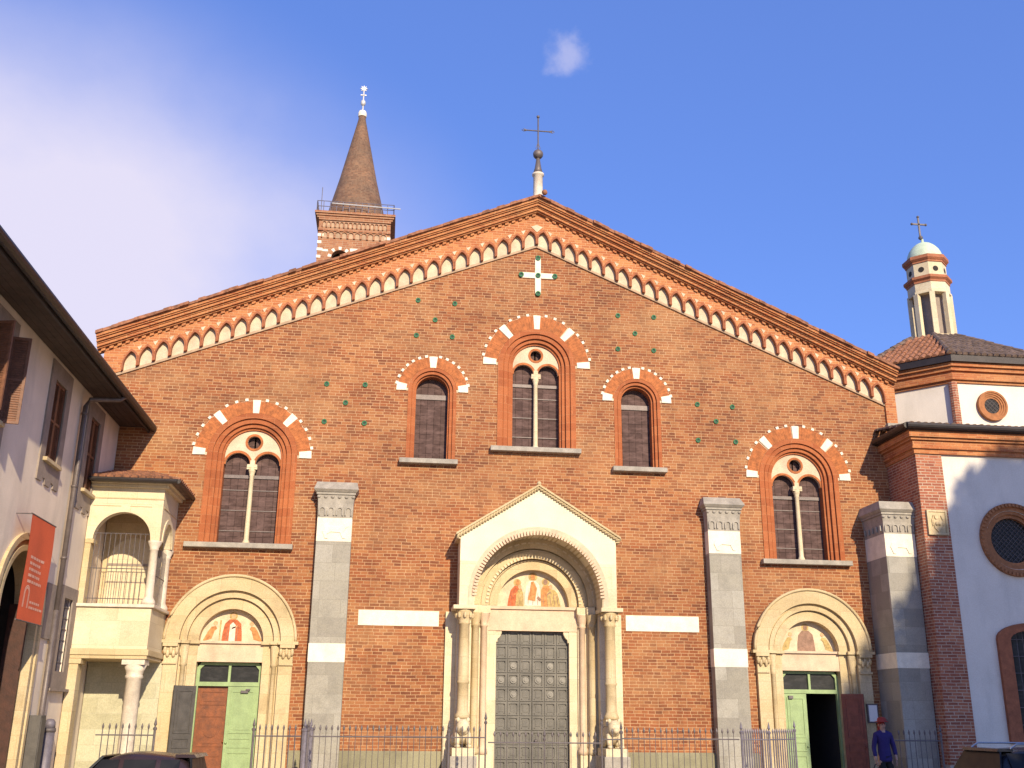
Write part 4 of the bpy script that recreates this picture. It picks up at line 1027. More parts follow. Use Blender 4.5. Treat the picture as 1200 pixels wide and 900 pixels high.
# ================================================================== CHAPEL (right)
KX, KY = 10.26, -1.62
chapel = thing('side_chapel', (14.4, 3, 0), 'white plastered chapel with brick pier, octagonal drum and lantern at the right', 'chapel')
KZ = 8.66
W_ = MB()
RWX, RWZ, RWR = 12.80, 6.40, .98
lowc, lz0, lz1 = 12.95, 1.42, 3.92
lwh = [(lowc-.72, lz0), (lowc+.72, lz0), (lowc+.72, lz1-.12)]+[(lowc+.72*math.cos(R(a)), lz1-.12+.25*math.sin(R(a))) for a in range(15, 180, 15)]+[(lowc-.72, lz1-.12)]
W_.plate([(11.0, 0), (18, 0), (18, KZ+.75), (11.0, KZ+.75)], [arc(RWX, RWZ, .78, 0, 360, 36)[:-1], lwh], KY+.04, KY+.5)
W_.build('wall', M['chapel_plaster'], chapel)
sd = MB(); sd.box(KX, 11.0, KY, KY+.5, 0, KZ); sd.build('brick_pier', M['brick_plain'], chapel)
sd = MB(); sd.box(KX, KX+.5, KY+.5, .6, 0, KZ+.7)
sd.build('side_wall', M['brick_plain'], chapel)
sd = MB(); sd.box(17.5, 18, KY+.5, 9, 0, KZ+.7); sd.box(KX+.5, 17.5, 8.5, 9, 0, KZ+.7)
sd.build('side_wall', M['brick_plain'], chapel)
bp = MB(); bp.box(KX-.05, 18, KY-.05, KY+.3, 0, .75); bp.build('plinth', M['grey'], chapel)
kc = MB()
for z0, z1, p in ((KZ+.002, KZ+.13, .05), (KZ+.132, KZ+.18, .11), (KZ+.182, KZ+.36, .08), (KZ+.362, KZ+.43, .15), (KZ+.432, KZ+.60, .22)):
    kc.box(KX-p, 18, KY-p, KY+.6, z0, z1); kc.box(KX-p, KX+.4, KY+.6, -.003, z0, z1)
kc.build('cornice', M['cornice'], chapel)
gt = MB(); gt.box(KX-.30, 18, KY-.30, KY+.2, KZ+.602, KZ+.64); gt.box(KX-.30, KX+.2, KY+.2, -.002, KZ+.602, KZ+.64)
gt.tube([(KX-.33, KY-.34, KZ+.70), (18, KY-.34, KZ+.70)], .085, 10); gt.tube([(KX-.33, KY-.34, KZ+.70), (KX-.33, -.02, KZ+.70)], .085, 10); gt.build('gutter', M['gutter'], chapel)
lr = MB(); lr.add([(KX-.3, KY-.3, KZ+.68), (18, KY-.3, KZ+.68), (18, 1.6, KZ+1.35), (KX+.6, 1.6, KZ+1.35), (KX-.3, .5, KZ+.68), (KX+.6, .5, KZ+1.1)], [(0,1,2,3), (0,3,5,4)]); lroof = lr.build('lower_roof', M['tile_old'], chapel, fixn=False)
tl = MB(); x = KX-.2
while x < 17.9: tile_run(tl, (x, KY-.38, KZ+.70), (x, .9, KZ+1.20), .085); x += .2
tl.build('tile_row', M['tile_old'], lroof)
# coat of arms plaque
pq = MB(); pq.box(10.36, 10.92, KY-.05, KY+.01, 6.46, 7.12)
pq.plate([(10.36, 6.46), (10.92, 6.46), (10.92, 7.12), (10.36, 7.12)], [[(10.41, 6.51), (10.87, 6.51), (10.87, 7.07), (10.41, 7.07)]], KY-.075, KY-.04)
pq.plate([(10.64, 6.53), (10.74, 6.64), (10.77, 6.82), (10.73, 6.86), (10.55, 6.86), (10.51, 6.82), (10.54, 6.64)], (), KY-.075, KY-.04)
pq.disc(10.64, 6.93, .075, KY-.08, KY-.04, 10); pq.ball((10.60, KY-.08, 6.75), .05); pq.ball((10.68, KY-.08, 6.75), .05)
for s in (-1, 1): pq.tube([(10.64+s*.1, KY-.06, 6.98), (10.64+s*.15, KY-.06, 6.86), (10.64+s*.14, KY-.06, 6.7)], .022, 6)
pq.build('arms_plaque', M['cream'], chapel)
# round window
def oculus(cx, cz, r0, r1, y, parent, xf=None, steps=4, dp=.05, py=.2):
    o = MB(xf)
    for k in range(steps):
        a, b_ = r1-(r1-r0)*k/steps, r1-(r1-r0)*(k+1)/steps
        yy = y-.07-(.05-dp)*4*.6+dp*k
        o.arch(cx, cz, cz, b_, a, yy, y+.3, 24); o.plate(arc(cx, cz, a, 180, 360, 24)+arc(cx, cz, b_, 360, 180, 24), (), yy, y+.3)
    n = int(2*math.pi*r1/.11)
    for i in range(n): o.wedge(cx, cz, r1-.09, r1-.01, 360*i/n, 360*(i+.55)/n, y-.10, y-.05, 1)
    w_ = o.build('round_window', M['oculus'], parent)
    g_ = MB(xf); g_.disc(cx, cz, r0+.005, y+py, y+py+.02, 24); g_.build('pane', M['glass_dark'], w_)
    q = MB(xf)
    m_ = 0.14
    k = -int(r0*2/m_)
    while k*m_ < r0*2:
        for s in (-1, 1):
            # diagonal bars clipped to the circle
            d0 = k*m_/math.sqrt(2)
            if abs(d0) < r0:
                h_ = math.sqrt(r0*r0-d0*d0); c0 = Vector((d0/math.sqrt(2)*1, -s*d0/math.sqrt(2)*1)); t0 = Vector((1, s))/math.sqrt(2)
                a, b_ = c0-t0*h_, c0+t0*h_
                q.tube([(cx+a.x, y+py-.03, cz+a.y), (cx+b_.x, y+py-.03, cz+b_.y)], .008, 4)
        k += 1
    q.build('lattice', M['lead'], w_)
    return w_
oculus(RWX, RWZ, .60, RWR, KY+.04, chapel)
lw = MB(); lw.plate([(lowc-1.05, lz0-.15), (lowc+1.05, lz0-.15), (lowc+1.05, lz1-.1)]+[(lowc+1.05*math.cos(R(a)), lz1-.1+.42*math.sin(R(a))) for a in range(12, 180, 12)]+[(lowc-1.05, lz1-.1)], [[(lowc+(x-lowc)*.97, z) for x, z in lwh]], KY-.06, KY+.3)
lww = lw.build('window', M['rib'], chapel)
lw = MB(); lw.box(lowc-.72, lowc+.72, KY+.22, KY+.24, lz0, lz1+.3); lw.build('pane', M['glass_dark'], lww)
lw = MB()
for i in range(8): lw.tube([(lowc-.6+i*.17, KY+.12, lz0), (lowc-.6+i*.17, KY+.12, lz1+.1)], .012, 5)
for i in range(6): lw.tube([(lowc-.72, KY+.12, lz0+.3+i*.42), (lowc+.72, KY+.12, lz0+.3+i*.42)], .012, 5)
lw.build('grille', M['iron'], lww)
# drum
DC, AP = Vector((14.45, 4.1)), 3.2
def octa(ap_): return [(DC.x+ap_/math.cos(R(22.5))*math.cos(R(22.5+45*k)), DC.y+ap_/math.cos(R(22.5))*math.sin(R(22.5+45*k))) for k in range(8)]
def octlayer(mb, ap_, z0, z1, ap2=None):
    a, b_ = octa(ap_), octa(ap2 if ap2 is not None else ap_)
    mb.add([(x, y, z0) for x, y in a]+[(x, y, z1) for x, y in b_], [tuple(range(8))[::-1], tuple(range(8, 16))]+[(k, (k+1) % 8, 8+(k+1) % 8, 8+k) for k in range(8)])
d = MB(); octlayer(d, AP, 8.9, 11.62); d.build('drum', M['chapel_plaster'], chapel)
for k in range(8):
    d = MB(); x, y = octa(AP+.03)[k]; d.lathe(x, y, [(.13, 8.9), (.13, 11.62)], 8)
    d.build('drum_pilaster', M['brick_plain'], chapel)
d = MB(); octlayer(d, AP+.06, 11.62, 11.70); octlayer(d, AP+.14, 11.701, 11.90); octlayer(d, AP+.07, 11.901, 11.98); octlayer(d, AP+.16, 11.981, 12.10); octlayer(d, AP+.24, 12.101, 12.22); d.build('drum_cornice', M['cornice'], chapel)
d = MB(); octlayer(d, AP+.34, 12.221, 12.42); d.build('drum_gutter', M['gutter'], chapel)
rt = 14.08
d = MB(); octlayer(d, AP+.32, 12.421, rt, .9); droof = d.build('drum_roof', M['tile_old'], chapel)
tl, to = MB(), MB(); random.seed(5)
ob, ot = AP+.36, .9
for k in range(8):
    ang = R(45*k); nrm = Vector((math.cos(ang), math.sin(ang), 0)); tan = Vector((-math.sin(ang), math.cos(ang), 0)); c0 = Vector((DC.x, DC.y, 0))
    hb = ob*math.tan(R(22.5)); s = -hb+.08
    while s < hb-.03:
        # run up until the hip
        apx = max(ot, abs(s)/math.tan(R(22.5))); u = (ob-apx)/(ob-ot)
        p0 = c0+nrm*ob+tan*s+Vector((0, 0, 12.43)); p1 = c0+nrm*apx+tan*s+Vector((0, 0, 12.43+(rt-12.42)*u))
        tile_run(to if k in (5,) else tl, p0, p1, .085); s += .2
    hp0 = c0+nrm*ob+tan*hb+Vector((0, 0, 12.45)); hp1 = c0+nrm*ot+tan*ot*math.tan(R(22.5))+Vector((0, 0, rt+.03)); tile_run(tl, hp0, hp1, .11)
tl.build('tile_row', M['tile_old'], droof); to.build('tile_row', M['tile'], droof)
oculus(14.28, 10.92, .24, .47, DC.y-AP, chapel, None, 4, .025, -.022)
# lantern
LC = (14.62, 4.1)
LK = 0.82
def lz(z): return 14.19+(z-14.5)*1.12
def ring(mb, r, z0, z1, r2=None, n=8): mb.lathe(LC[0], LC[1], [(r*LK, lz(z0)), ((r2 or r)*LK, lz(z1))], n, 1.0)
ln = MB(); ring(ln, .98, 14.2, 14.5); ring(ln, .56, 14.5, 15.95); ln.build('lantern_core', M['house_stone'], chapel)
lant = MB()
for k in range(8):
    a = R(22.5+45*k); c = Vector((LC[0]+.80*LK*math.cos(a), LC[1]+.80*LK*math.sin(a)))
    t1 = Vector((-math.sin(a), math.cos(a)))*.085; n1 = Vector((math.cos(a), math.sin(a)))*.075
    q = [c-t1-n1, c+t1-n1, c+t1+n1, c-t1+n1]
    lant.add([(p.x, p.y, lz(14.5)) for p in q]+[(p.x, p.y, lz(15.95)) for p in q], [(0,3,2,1), (4,5,6,7), (0,1,5,4), (1,2,6,5), (2,3,7,6), (3,0,4,7)])
ring(lant, .90, 15.951, 16.02); ring(lant, .85, 16.021, 16.30)
ring(lant, .80, 16.52, 16.98)
lantern = lant.build('lantern', M['cream_pale'], chapel)
ln = MB(); ring(ln, .88, 16.301, 16.36); ring(ln, .88, 16.36, 16.42, .98); ring(ln, .98, 16.42, 16.50); ring(ln, .84, 16.981, 17.04); ring(ln, .86, 17.04, 17.10, .94); ring(ln, .94, 17.10, 17.20); ln.build('red_moulding', M['cornice_red'], lantern)
for k in range(8):
    ln = MB(); a = R(45*k); ca, sa = math.cos(a-R(90)), math.sin(a-R(90)); apo = .80*LK*math.cos(R(22.5))
    ln.xf = lambda u, v, z, ca=ca, sa=sa: (LC[0]+(apo-v)*ca-u*sa, LC[1]+(apo-v)*sa+u*ca, z)
    ln.disc(0, lz(16.75), .10, -.008, .02, 14)
    ln.build('round_opening', M['dark_void'], lantern)  # flat dark discs carry the shade of the holes
ln = MB(); ln.smooth = True
ln.lathe(LC[0], LC[1], [(.61, lz(17.20)), (.605, 17.30), (.575, 17.44), (.51, 17.60), (.41, 17.74), (.28, 17.86), (.14, 17.935), (.05, 17.96), (.04, 18.1)], 24); ln.build('dome', M['copper'], lantern)
ln = MB(); ln.ball((LC[0]-.05, LC[1], 18.16), .08); xx = LC[0]-.06
ln.box(xx-.028, xx+.028, LC[1]-.02, LC[1]+.02, 18.2, 18.98); ln.box(xx-.26, xx+.26, LC[1]-.02, LC[1]+.02, 18.66, 18.715)
for (dx, z) in ((-.26, 18.687), (.26, 18.687), (0, 18.98)): ln.ball((xx+dx, LC[1], z), .05)
ln.build('cross', M['iron'], lantern)
lb = MB(); ring(lb, 1.08, 14.44, 14.52); lb.build('lantern_base', M['cream'], chapel)

# ================================================================== BELL TOWER
TY = 45.0
tl_, tr_ = at(371, 300, TY).x, at(456, 300, TY).x
tz = at(413, 252, TY).z
tower = thing('bell_tower', ((tl_+tr_)/2, TY+2.8, 0), 'brick bell tower with a conical spire rising behind the church roof', 'tower')
TC = ((tl_+tr_)/2, TY+(tr_-tl_)/2); TW = (tr_-tl_)/2
a = MB()
bz0, bzs, br = tz-5.5, at(398, 297, TY).z-.35, .62
bells = [at(398.5, 292, TY).x, at(432, 292, TY).x]
a.plate([(tl_, 0), (tr_, 0), (tr_, tz-.25), (tl_, tz-.25)], [archpath(x, bz0, bzs, br) for x in bells], TY, TY+.6)
a.box(tl_, tl_+.6, TY+.6, TY+2*TW, 0, tz-.25); a.box(tr_-.6, tr_, TY+.6, TY+2*TW, 0, tz-.25); a.box(tl_+.6, tr_-.6, TY+2*TW-.6, TY+2*TW, 0, tz-.25)
a.build('shaft', M['brick_tower'], tower)
a = MB(); a.box(tl_+.6, tr_-.6, TY+1.2, TY+1.3, tz-8, tz-.3); a.build('belfry_interior', M['dark_void'], tower)  # dark sheet stands in for the shade inside the belfry
a = MB(); 
for i in range(14):
    for xq, s in ((tl_, 1), (tr_, -1)):
        if i % 2 == 0:
            wq = .40 if i % 4 == 0 else .28
            x0, x1 = sorted((xq-s*.03, xq+s*wq)); a.box(x0, x1, TY-.03, TY+.3, tz-1.95-i*.30, tz-1.72-i*.30)
a.build('quoin', M['white'], tower)
a = MB()
for x in bells:
    for i in range(9):
        an = 180*(i+.5)/9
        if i % 2 == 0: a.wedge(x, bzs, br+.02, br+.28, an-8, an+8, TY-.03, TY+.1, 2)
a.box(bells[0]+.75, bells[1]-.75, TY-.03, TY+.05, bzs+.55, bzs+.8); a.box(tl_+.4, bells[0]-.9, TY-.03, TY+.05, bzs+.45, bzs+.62)
a.build('white_voussoir', M['white'], tower)
fzt, frm = MB(), MB()
for row, (z, n) in enumerate(((tz-.95, 15), (tz-1.85, 10))):
    wq = (tr_-tl_-.5)/n
    frm.box(tl_+.25, tr_-.25, TY-.02, TY+.02, z-.2, z+.45)
    for i in range(n):
        xq = tl_+.25+(i+.5)*wq
        fzt.arch(xq, z-.22, z+.1, wq*.36, wq*.5, TY-.12, TY-.015, 8)
    fzt.box(tl_-.02, tr_+.02, TY-.13, TY+.01, z+.36, z+.55)
fzt.build('arched_frieze', M['brick_tower'], tower); frm.build('frieze_plaster', M['tower_plaster'], tower)
a = MB()
for z0, z1, p in ((tz-.42, tz-.26, .15), (tz-.259, tz-.1, .24), (tz-.099, tz+.08, .34)): a.box(tl_-p, tr_+p, TY-p, TY+2*TW+p, z0, z1)
a.build('cornice', M['brick_tower'], tower)
zcone = tz+.1; tip = at(425, 133, TC[1]); bl_, br_ = at(387, 256, TC[1]).x, at(447, 256, TC[1]).x
cr_ = (br_-bl_)/2*1.17; ccx = (bl_+br_)/2
ax = Vector((tip.x-ccx, 0))
a = MB(); a.smooth = True
# cone leans only as much as the photograph's lens shows: built upright on its own axis
ccx = (ccx*.6+tip.x*.4)
a.lathe(ccx, TC[1], [(cr_*1.03, zcone), (cr_*1.02, zcone+.5), (cr_*.98, zcone+.9), (cr_*.64, zcone+(tip.z-zcone)*.40), (.32, tip.z-.7), (.27, tip.z-.2)], 36); spire = a.build('spire', M['spire'], tower)
a = MB(); a.lathe(ccx, TC[1], [(.34, tip.z-.35), (.36, tip.z-.1), (.30, tip.z+.15), (.10, tip.z+.25)], 16); a.build('spire_cap', M['white'], spire)
a = MB(); zf_ = at(426, 99, TC[1]).z
a.tube([(ccx, TC[1], tip.z), (ccx, TC[1], zf_-.3)], .06, 8); a.smooth = True; a.ball((ccx, TC[1], tip.z+1.0), .22, .22, .3); a.smooth = False
a.ball((ccx, TC[1], tip.z+1.75), .1)
sp = []
for i in range(16):
    an = R(90+i*22.5); rr_ = .32 if i % 2 == 0 else .14; sp.append((ccx+rr_*math.cos(an), zf_-.42+rr_*math.sin(an)))
a.plate(sp, (), TC[1]-.05, TC[1]+.05); a.box(ccx-.24, ccx+.24, TC[1]-.04, TC[1]+.04, zf_-1.08, zf_-1.0); a.build('star_finial', M['gilt'], spire)
a = MB()
def rail(x0, y0, x1, y1):
    n = 12
    for i in range(n+1): 
        x, y = x0+(x1-x0)*i/n, y0+(y1-y0)*i/n; a.tube([(x, y, tz+.08), (x, y, tz+.95)], .028 if i % 4 else .04, 5)
    for z in (tz+.5, tz+.95): a.tube([(x0, y0, z), (x1, y1, z)], .03, 5)
p = .2
rail(tl_-p, TY-p, tr_+p, TY-p); rail(tl_-p, TY-p, tl_-p, TY+2*TW); rail(tr_+p, TY-p, tr_+p, TY+2*TW)
a.build('railing', M['iron_pale'], tower)
a = MB(); a.tube([(tl_+.1, TY-.2, tz), (tl_+.1, TY-.2, tz+2.1)], .03, 5); a.build('lightning_rod', M['iron_pale'], tower)
a = MB(); a.tube([(bl_+.3, TY-.35, tz+.72), (tr_+.7, TY-.35, tz+.58)], .05, 6); a.build('pipe', M['gilt'], tower)

# ================================================================== RAILINGS
FY = -3.4
def spear(mb, x, y, h, r=.011):
    mb.tube([(x, y, .02), (x, y, h-.12)], r, 5); mb.lathe(x, y, [(r, h-.12), (.022, h-.09), (.024, h-.06), (.004, h)], 6)
def railing(name, p0, p1, label, h=1.60, sp=.125, mat='iron', posts=(True, True), ph=1.66, pr_=.026, group='iron railings before the church', r=.011, cat='railing'):
    p0, p1 = Vector(p0), Vector(p1); L = (p1-p0).length
    t = thing(name, (p0.x, p0.y, 0), label, cat, group)
    b_ = MB(); n = max(2, int(L/sp))
    for i in range(1, n):
        q = p0.lerp(p1, i/n); spear(b_, q.x, q.y, h, r)
    b_.build('picket_row', M[mat], t)
    for z in (.22, h-.24):
        b_ = MB(); b_.tube([(p0.x, p0.y, z), (p1.x, p1.y, z)], .016, 6); b_.build('rail', M[mat], t)
    for q, on in ((p0, posts[0]), (p1, posts[1])):
        if on:
            b_ = MB(); b_.tube([(q.x, q.y, 0), (q.x, q.y, ph-.2)], pr_, 8); b_.lathe(q.x, q.y, [(pr_+.01, ph-.2), (pr_+.02, ph-.16), (.012, ph-.12), (.035, ph-.08), (.003, ph+.06)], 8); b_.build('post', M[mat], t)
    return t
def fx_(px): return at(px, 860, FY).x
railing('iron_railing', (fx_(112), FY, 0), (fx_(181), FY, 0), 'short iron spear railing in front of the loggia column', posts=(False, True))
railing('iron_railing', (fx_(297), FY, 0), (fx_(353), FY, 0), 'short iron spear railing right of the green left door', posts=(True, False), r=.013)
railing('iron_railing', (fx_(361), FY, 0), (fx_(526), FY, 0), 'long iron railing between the left buttress and the main portal', mat='iron', r=.007)
railing('iron_railing', (fx_(728), FY, 0), (fx_(866), FY, 0), 'long iron railing between the main portal and the right buttress', mat='iron', r=.007, posts=(True, False))
railing('iron_railing', (fx_(1047), FY, 0), (fx_(1102), FY, 0), 'iron railing in the shade before the deep right buttress', mat='iron', r=.010, posts=(False, True))
G = 'gates in the iron railings'
railing('iron_gate', (fx_(528), FY, 0), (fx_(569), FY, 0), 'narrow fixed gate panel before the left lion column', group=G, cat='gate', posts=(False, True), ph=1.84, pr_=.018)
railing('iron_gate', (fx_(572), FY, 0), (fx_(638), FY, 0), 'left half of the closed iron gate before the main door', group=G, cat='gate', posts=(False, True), r=.007, ph=1.5, pr_=.014, h=1.5)
railing('iron_gate', (fx_(640), FY, 0), (fx_(705), FY, 0), 'right half of the closed iron gate before the main door', group=G, cat='gate', posts=(False, True), r=.007, ph=1.84, pr_=.018, h=1.5)
railing('iron_gate', (fx_(708), FY, 0), (fx_(727), FY, 0), 'narrow fixed gate panel before the right lion column', group=G, cat='gate', posts=(False, False), h=1.58)
# open leaves
railing('iron_gate', (fx_(357), FY-.02, 0), (fx_(357)+.05, FY+1.25, 0), 'open gate leaf seen edge on before the left buttress', mat='iron_pale', group=G, cat='gate', ph=1.66, pr_=.06)
railing('iron_gate', (fx_(868), FY-.05, 0), (fx_(899), FY-.12, 0), 'grey open gate leaf left of the right portal', mat='iron_pale', sp=.05, r=.016, group=G, cat='gate', ph=1.68, pr_=.028)
railing('iron_gate', (fx_(903), FY, 0), (fx_(949), FY+.9, 0), 'grey open gate leaf swung in before the green right door', mat='iron_pale', sp=.115, r=.016, group=G, cat='gate', posts=(False, True), ph=1.72, pr_=.024)

# ================================================================== SMALL THINGS
# framed notice
nb = thing('notice_board', (9.05, -.16, 1.9), 'white framed notice on the right jamb of the right portal', 'notice')
p = at(1023.5, 836, -.2); b = MB(); b.box(p.x-.15, p.x+.15, -.19, -.14, p.z-.24, p.z+.24); b.build('frame', M['iron'], nb)
b = MB(); b.box(p.x-.115, p.x+.115, -.197, -.189, p.z-.205, p.z+.205); b.build('sheet', M['paper'], nb)
nb.location = (p.x, -.16, p.z)
for ch in nb.children: ch.location = -(Vector((p.x, -.16, p.z))-Vector((9.05, -.16, 1.9)))
# grey board and bollard at the left wall
bo = thing('utility_cabinet', (HX+.15, -3.55, 0), 'tall narrow dark grey cabinet against the left house wall', 'cabinet')
b = MB(); b.box(HX+.02, HX+.26, -3.95, -3.62, .06, 1.74); b.build('body', M['dark_leaf'], bo, bevel=.01)
b = MB(); b.box(HX+.261, HX+.275, -3.92, -3.65, .12, 1.68); b.build('door', M['dark_leaf'], bo); b = MB(); b.box(HX, HX+.3, -3.98, -3.6, 0, .06); b.build('foot', M['grey'], bo)
bo = thing('litter_bin', (HX+.3, -2.9, 0), 'blue grey metal litter bin with a dark band beside the loggia', 'bin')
b = MB(); b.smooth = True; b.lathe(HX+.16, -2.95, [(.11, .0), (.12, .05), (.12, 1.40)], 18); b.build('drum', M['iron_pale'], bo)
b = MB(); b.smooth = True; b.lathe(HX+.16, -2.95, [(.135, 1.401), (.135, 1.48)], 18); b.build('band', M['iron'], bo)
b = MB(); b.smooth = True; b.lathe(HX+.16, -2.95, [(.115, 1.481), (.11, 1.60), (.07, 1.66), (.02, 1.67)], 18); b.build('lid', M['iron_pale'], bo)

# ---- cars
def carpaint(name, c, rough=.25, metal=.3):
    m, t, p_ = newmat(name); p_.inputs['Base Color'].default_value = c+(1,); p_.inputs['Roughness'].default_value = rough; p_.inputs['Metallic'].default_value = 0; p_.inputs['Specular IOR Level'].default_value = .25
    p_.inputs['Coat Weight'].default_value = .12; p_.inputs['Coat Roughness'].default_value = .15
    f = tnoise(t, 6, 4); t.links.new(tramp(t, f, [(.3, (rough*.8,)*3), (.8, (rough*1.5,)*3)]), p_.inputs['Roughness'])
    return m
M['car_dark'] = carpaint('dark_car_paint', (.035, .022, .026)); M['car_grey'] = carpaint('grey_car_paint', (.020, .021, .027))
M['car_glass'] = carpaint('car_glass', (.012, .013, .017), .35, 0); M['car_glass'].node_tree.nodes['Principled BSDF'].inputs['Specular IOR Level'].default_value = .12; M['tyre'] = plain('tyre', (.02, .02, .02), .9, .1, 9, stain=0)
M['rim'] = plain('alloy_rim', (.45, .45, .46), .35, .1, 9, metal=.8, stain=0); M['lampglass'] = carpaint('headlamp', (.6, .6, .62), .1, 0); M['taillamp'] = carpaint('tail_lamp', (.35, .02, .02), .15, 0)
def car(loc, rz, label, paint, st, L, W, rails=False):
    """st: stations (x, z_sill, z_belt, z_roof, half width belt, half width roof); nose at -x"""
    root = thing('parked_car', loc, label, 'car', 'cars parked before the church')
    cz, sz = math.cos(rz), math.sin(rz); lx, ly, lz = loc
    xf = lambda x, y, z: (lx+x*cz-y*sz, ly+x*sz+y*cz, lz+z)
    body = MB(xf); body.smooth = True
    n = len(st); ring_ = []
    for (x, zs_, zb_, zr, hb, hr) in st:
        ring_.append([(x, -hb*.92, zs_), (x, -hb, zs_+(zb_-zs_)*.45), (x, -hb*.97, zb_), (x, -hr, zr-.06 if zr > zb_+.1 else zb_), (x, -hr*.80, zr), (x, hr*.80, zr), (x, hr, zr-.06 if zr > zb_+.1 else zb_), (x, hb*.97, zb_), (x, hb, zs_+(zb_-zs_)*.45), (x, hb*.92, zs_)])
    vs_ = [p for r_ in ring_ for p in r_]; fs_ = []
    gl = MB(xf); gl.smooth = True
    for i in range(n-1):
        for k in range(10):
            k2 = (k+1) % 10; q = (i*10+k, i*10+k2, (i+1)*10+k2, (i+1)*10+k)
            fs_.append(q)
    fs_.append(tuple(range(10))); fs_.append(tuple((n-1)*10+k for k in range(10))[::-1])
    body.add(vs_, fs_); b_ = body.build('body', paint, root)
    md = b_.modifiers.new('sub', 'SUBSURF'); md.levels = 2; md.render_levels = 2
    for e in b_.data.edges: pass
    # windows: slightly proud dark panels
    cab = [s for s in st if s[3] > s[2]+.1]
    x0, x1 = cab[0][0], cab[-1][0]
    return root, xf, st, cab
def interp(st, x, k):
    for a, b_ in zip(st, st[1:]):
        if a[0] <= x <= b_[0]:
            u = (x-a[0])/(b_[0]-a[0]) if b_[0] > a[0] else 0; return a[k]*(1-u)+b_[k]*u
    return st[-1][k]
def car_details(root, xf, st, L, W, zroof, zbelt, fr_base, fr_top, rr_top, rr_base, paint, pillars, rails):
    # side windows, windscreen, rear window
    for s in (-1, 1):
        q = MB(xf)
        for a, b_ in pillars:
            def P(x, f):
                zb_, zr = zbelt, zroof-.10
                hb, hr = W/2*.955, interp(st, x, 5)*.995
                return (x, s*(hb*(1-f)+hr*f+.012), zb_+.02+(zr-zb_-.02)*f)
            # windscreen rake limits the top corner
            q0, q1 = a, b_
            ta = max(a, fr_base+(fr_top-fr_base)*.92); tb = min(b_, rr_base-(rr_base-rr_top)*.92)
            pts = [P(q0, 0), P(q1, 0), P(tb, 1), P(ta, 1)]
            inn = [(p_[0], p_[1]-s*.02, p_[2]) for p_ in pts]
            q.add(pts+inn, [(0,1,2,3), (7,6,5,4), (0,4,5,1), (1,5,6,2), (2,6,7,3), (3,7,4,0)])
        q.build('side_window', M['car_glass'], root)
        for xx in (-L/2+L*.19, L/2-L*.17):
            t_ = MB(lambda u, v, z, s=s, xx=xx: xf(xx+u, s*(W/2-.10)+v, .32+z)); t_.smooth = True
            pr = [(.20, -.1), (.31, -.1), (.325, -.06), (.325, .06), (.31, .1), (.20, .1)]
            vv_, ff = [], []
            for r_, y_ in pr:
                for k in range(24): vv_.append((r_*math.cos(2*math.pi*k/24), y_, r_*math.sin(2*math.pi*k/24)))
            for j in range(len(pr)-1):
                for k in range(24): ff.append((j*24+k, j*24+(k+1) % 24, (j+1)*24+(k+1) % 24, (j+1)*24+k))
            t_.add(vv_, ff); wh = t_.build('wheel', M['tyre'], root)
            r_ = MB(lambda u, v, z, s=s, xx=xx: xf(xx+u, s*(W/2-.10)+v, .32+z)); r_.disc(0, 0, .205, -.075, .075, 20)
            for k in range(5): r_.wedge(0, 0, .04, .2, k*72-12, k*72+12, -.092, .092, 2)
            r_.build('rim', M['rim'], wh)
        m_ = MB(xf); m_.ball((fr_base+.25, s*(W/2+.09), zbelt+.08), .10, .09, .065, 8, 6); m_.build('mirror', paint, root)
        if rails:
            r_ = MB(xf); yy = s*(interp(st, 0, 5)*.86)
            r_.tube([(fr_top+.25, yy, zroof-.03), (fr_top+.33, yy, zroof+.045), (rr_top-.25, yy, zroof+.045), (rr_top-.12, yy, zroof-.03)], .016, 6); r_.build('roof_rail', M['rim'], root)
        h_ = MB(xf); h_.ball((-L/2+.12, s*(W/2-.22), .66), .1, .17, .075, 10, 6); h_.build('headlight', M['lampglass'], root)
        h_ = MB(xf); h_.ball((L/2-.06, s*(W/2-.16), .84), .07, .1, .14, 10, 6); h_.build('tail_light', M['taillamp'], root)
    for nm, xb, xt in (('windscreen', fr_base, fr_top), ('rear_window', rr_base, rr_top)):
        q = MB(xf); hb, ht = W/2*.86, interp(st, xt, 5)*.84; sg = -1 if nm == 'windscreen' else 1
        a0, a1 = (xb*.92+xt*.08, zbelt+.05), (xb*.10+xt*.90, zroof-.05); o = .02*sg
        pts = [(a0[0]+o, -hb, a0[1]), (a0[0]+o, hb, a0[1]), (a1[0]+o, ht, a1[1]), (a1[0]+o, -ht, a1[1])]; inn = [(x-o*1.5, y, z-.015) for x, y, z in pts]
        q.add(pts+inn, [(0,1,2,3), (7,6,5,4), (0,4,5,1), (1,5,6,2), (2,6,7,3), (3,7,4,0)]); q.build(nm, M['car_glass'], root)
    q = MB(xf); hs_ = interp(st, rr_top, 5)*.86; q.frustum(rr_top-.20, rr_top+.10, -hs_, hs_, zroof-.075, rr_top-.20, rr_top+.06, -hs_, hs_, zroof-.03); q.build('spoiler', paint, root)
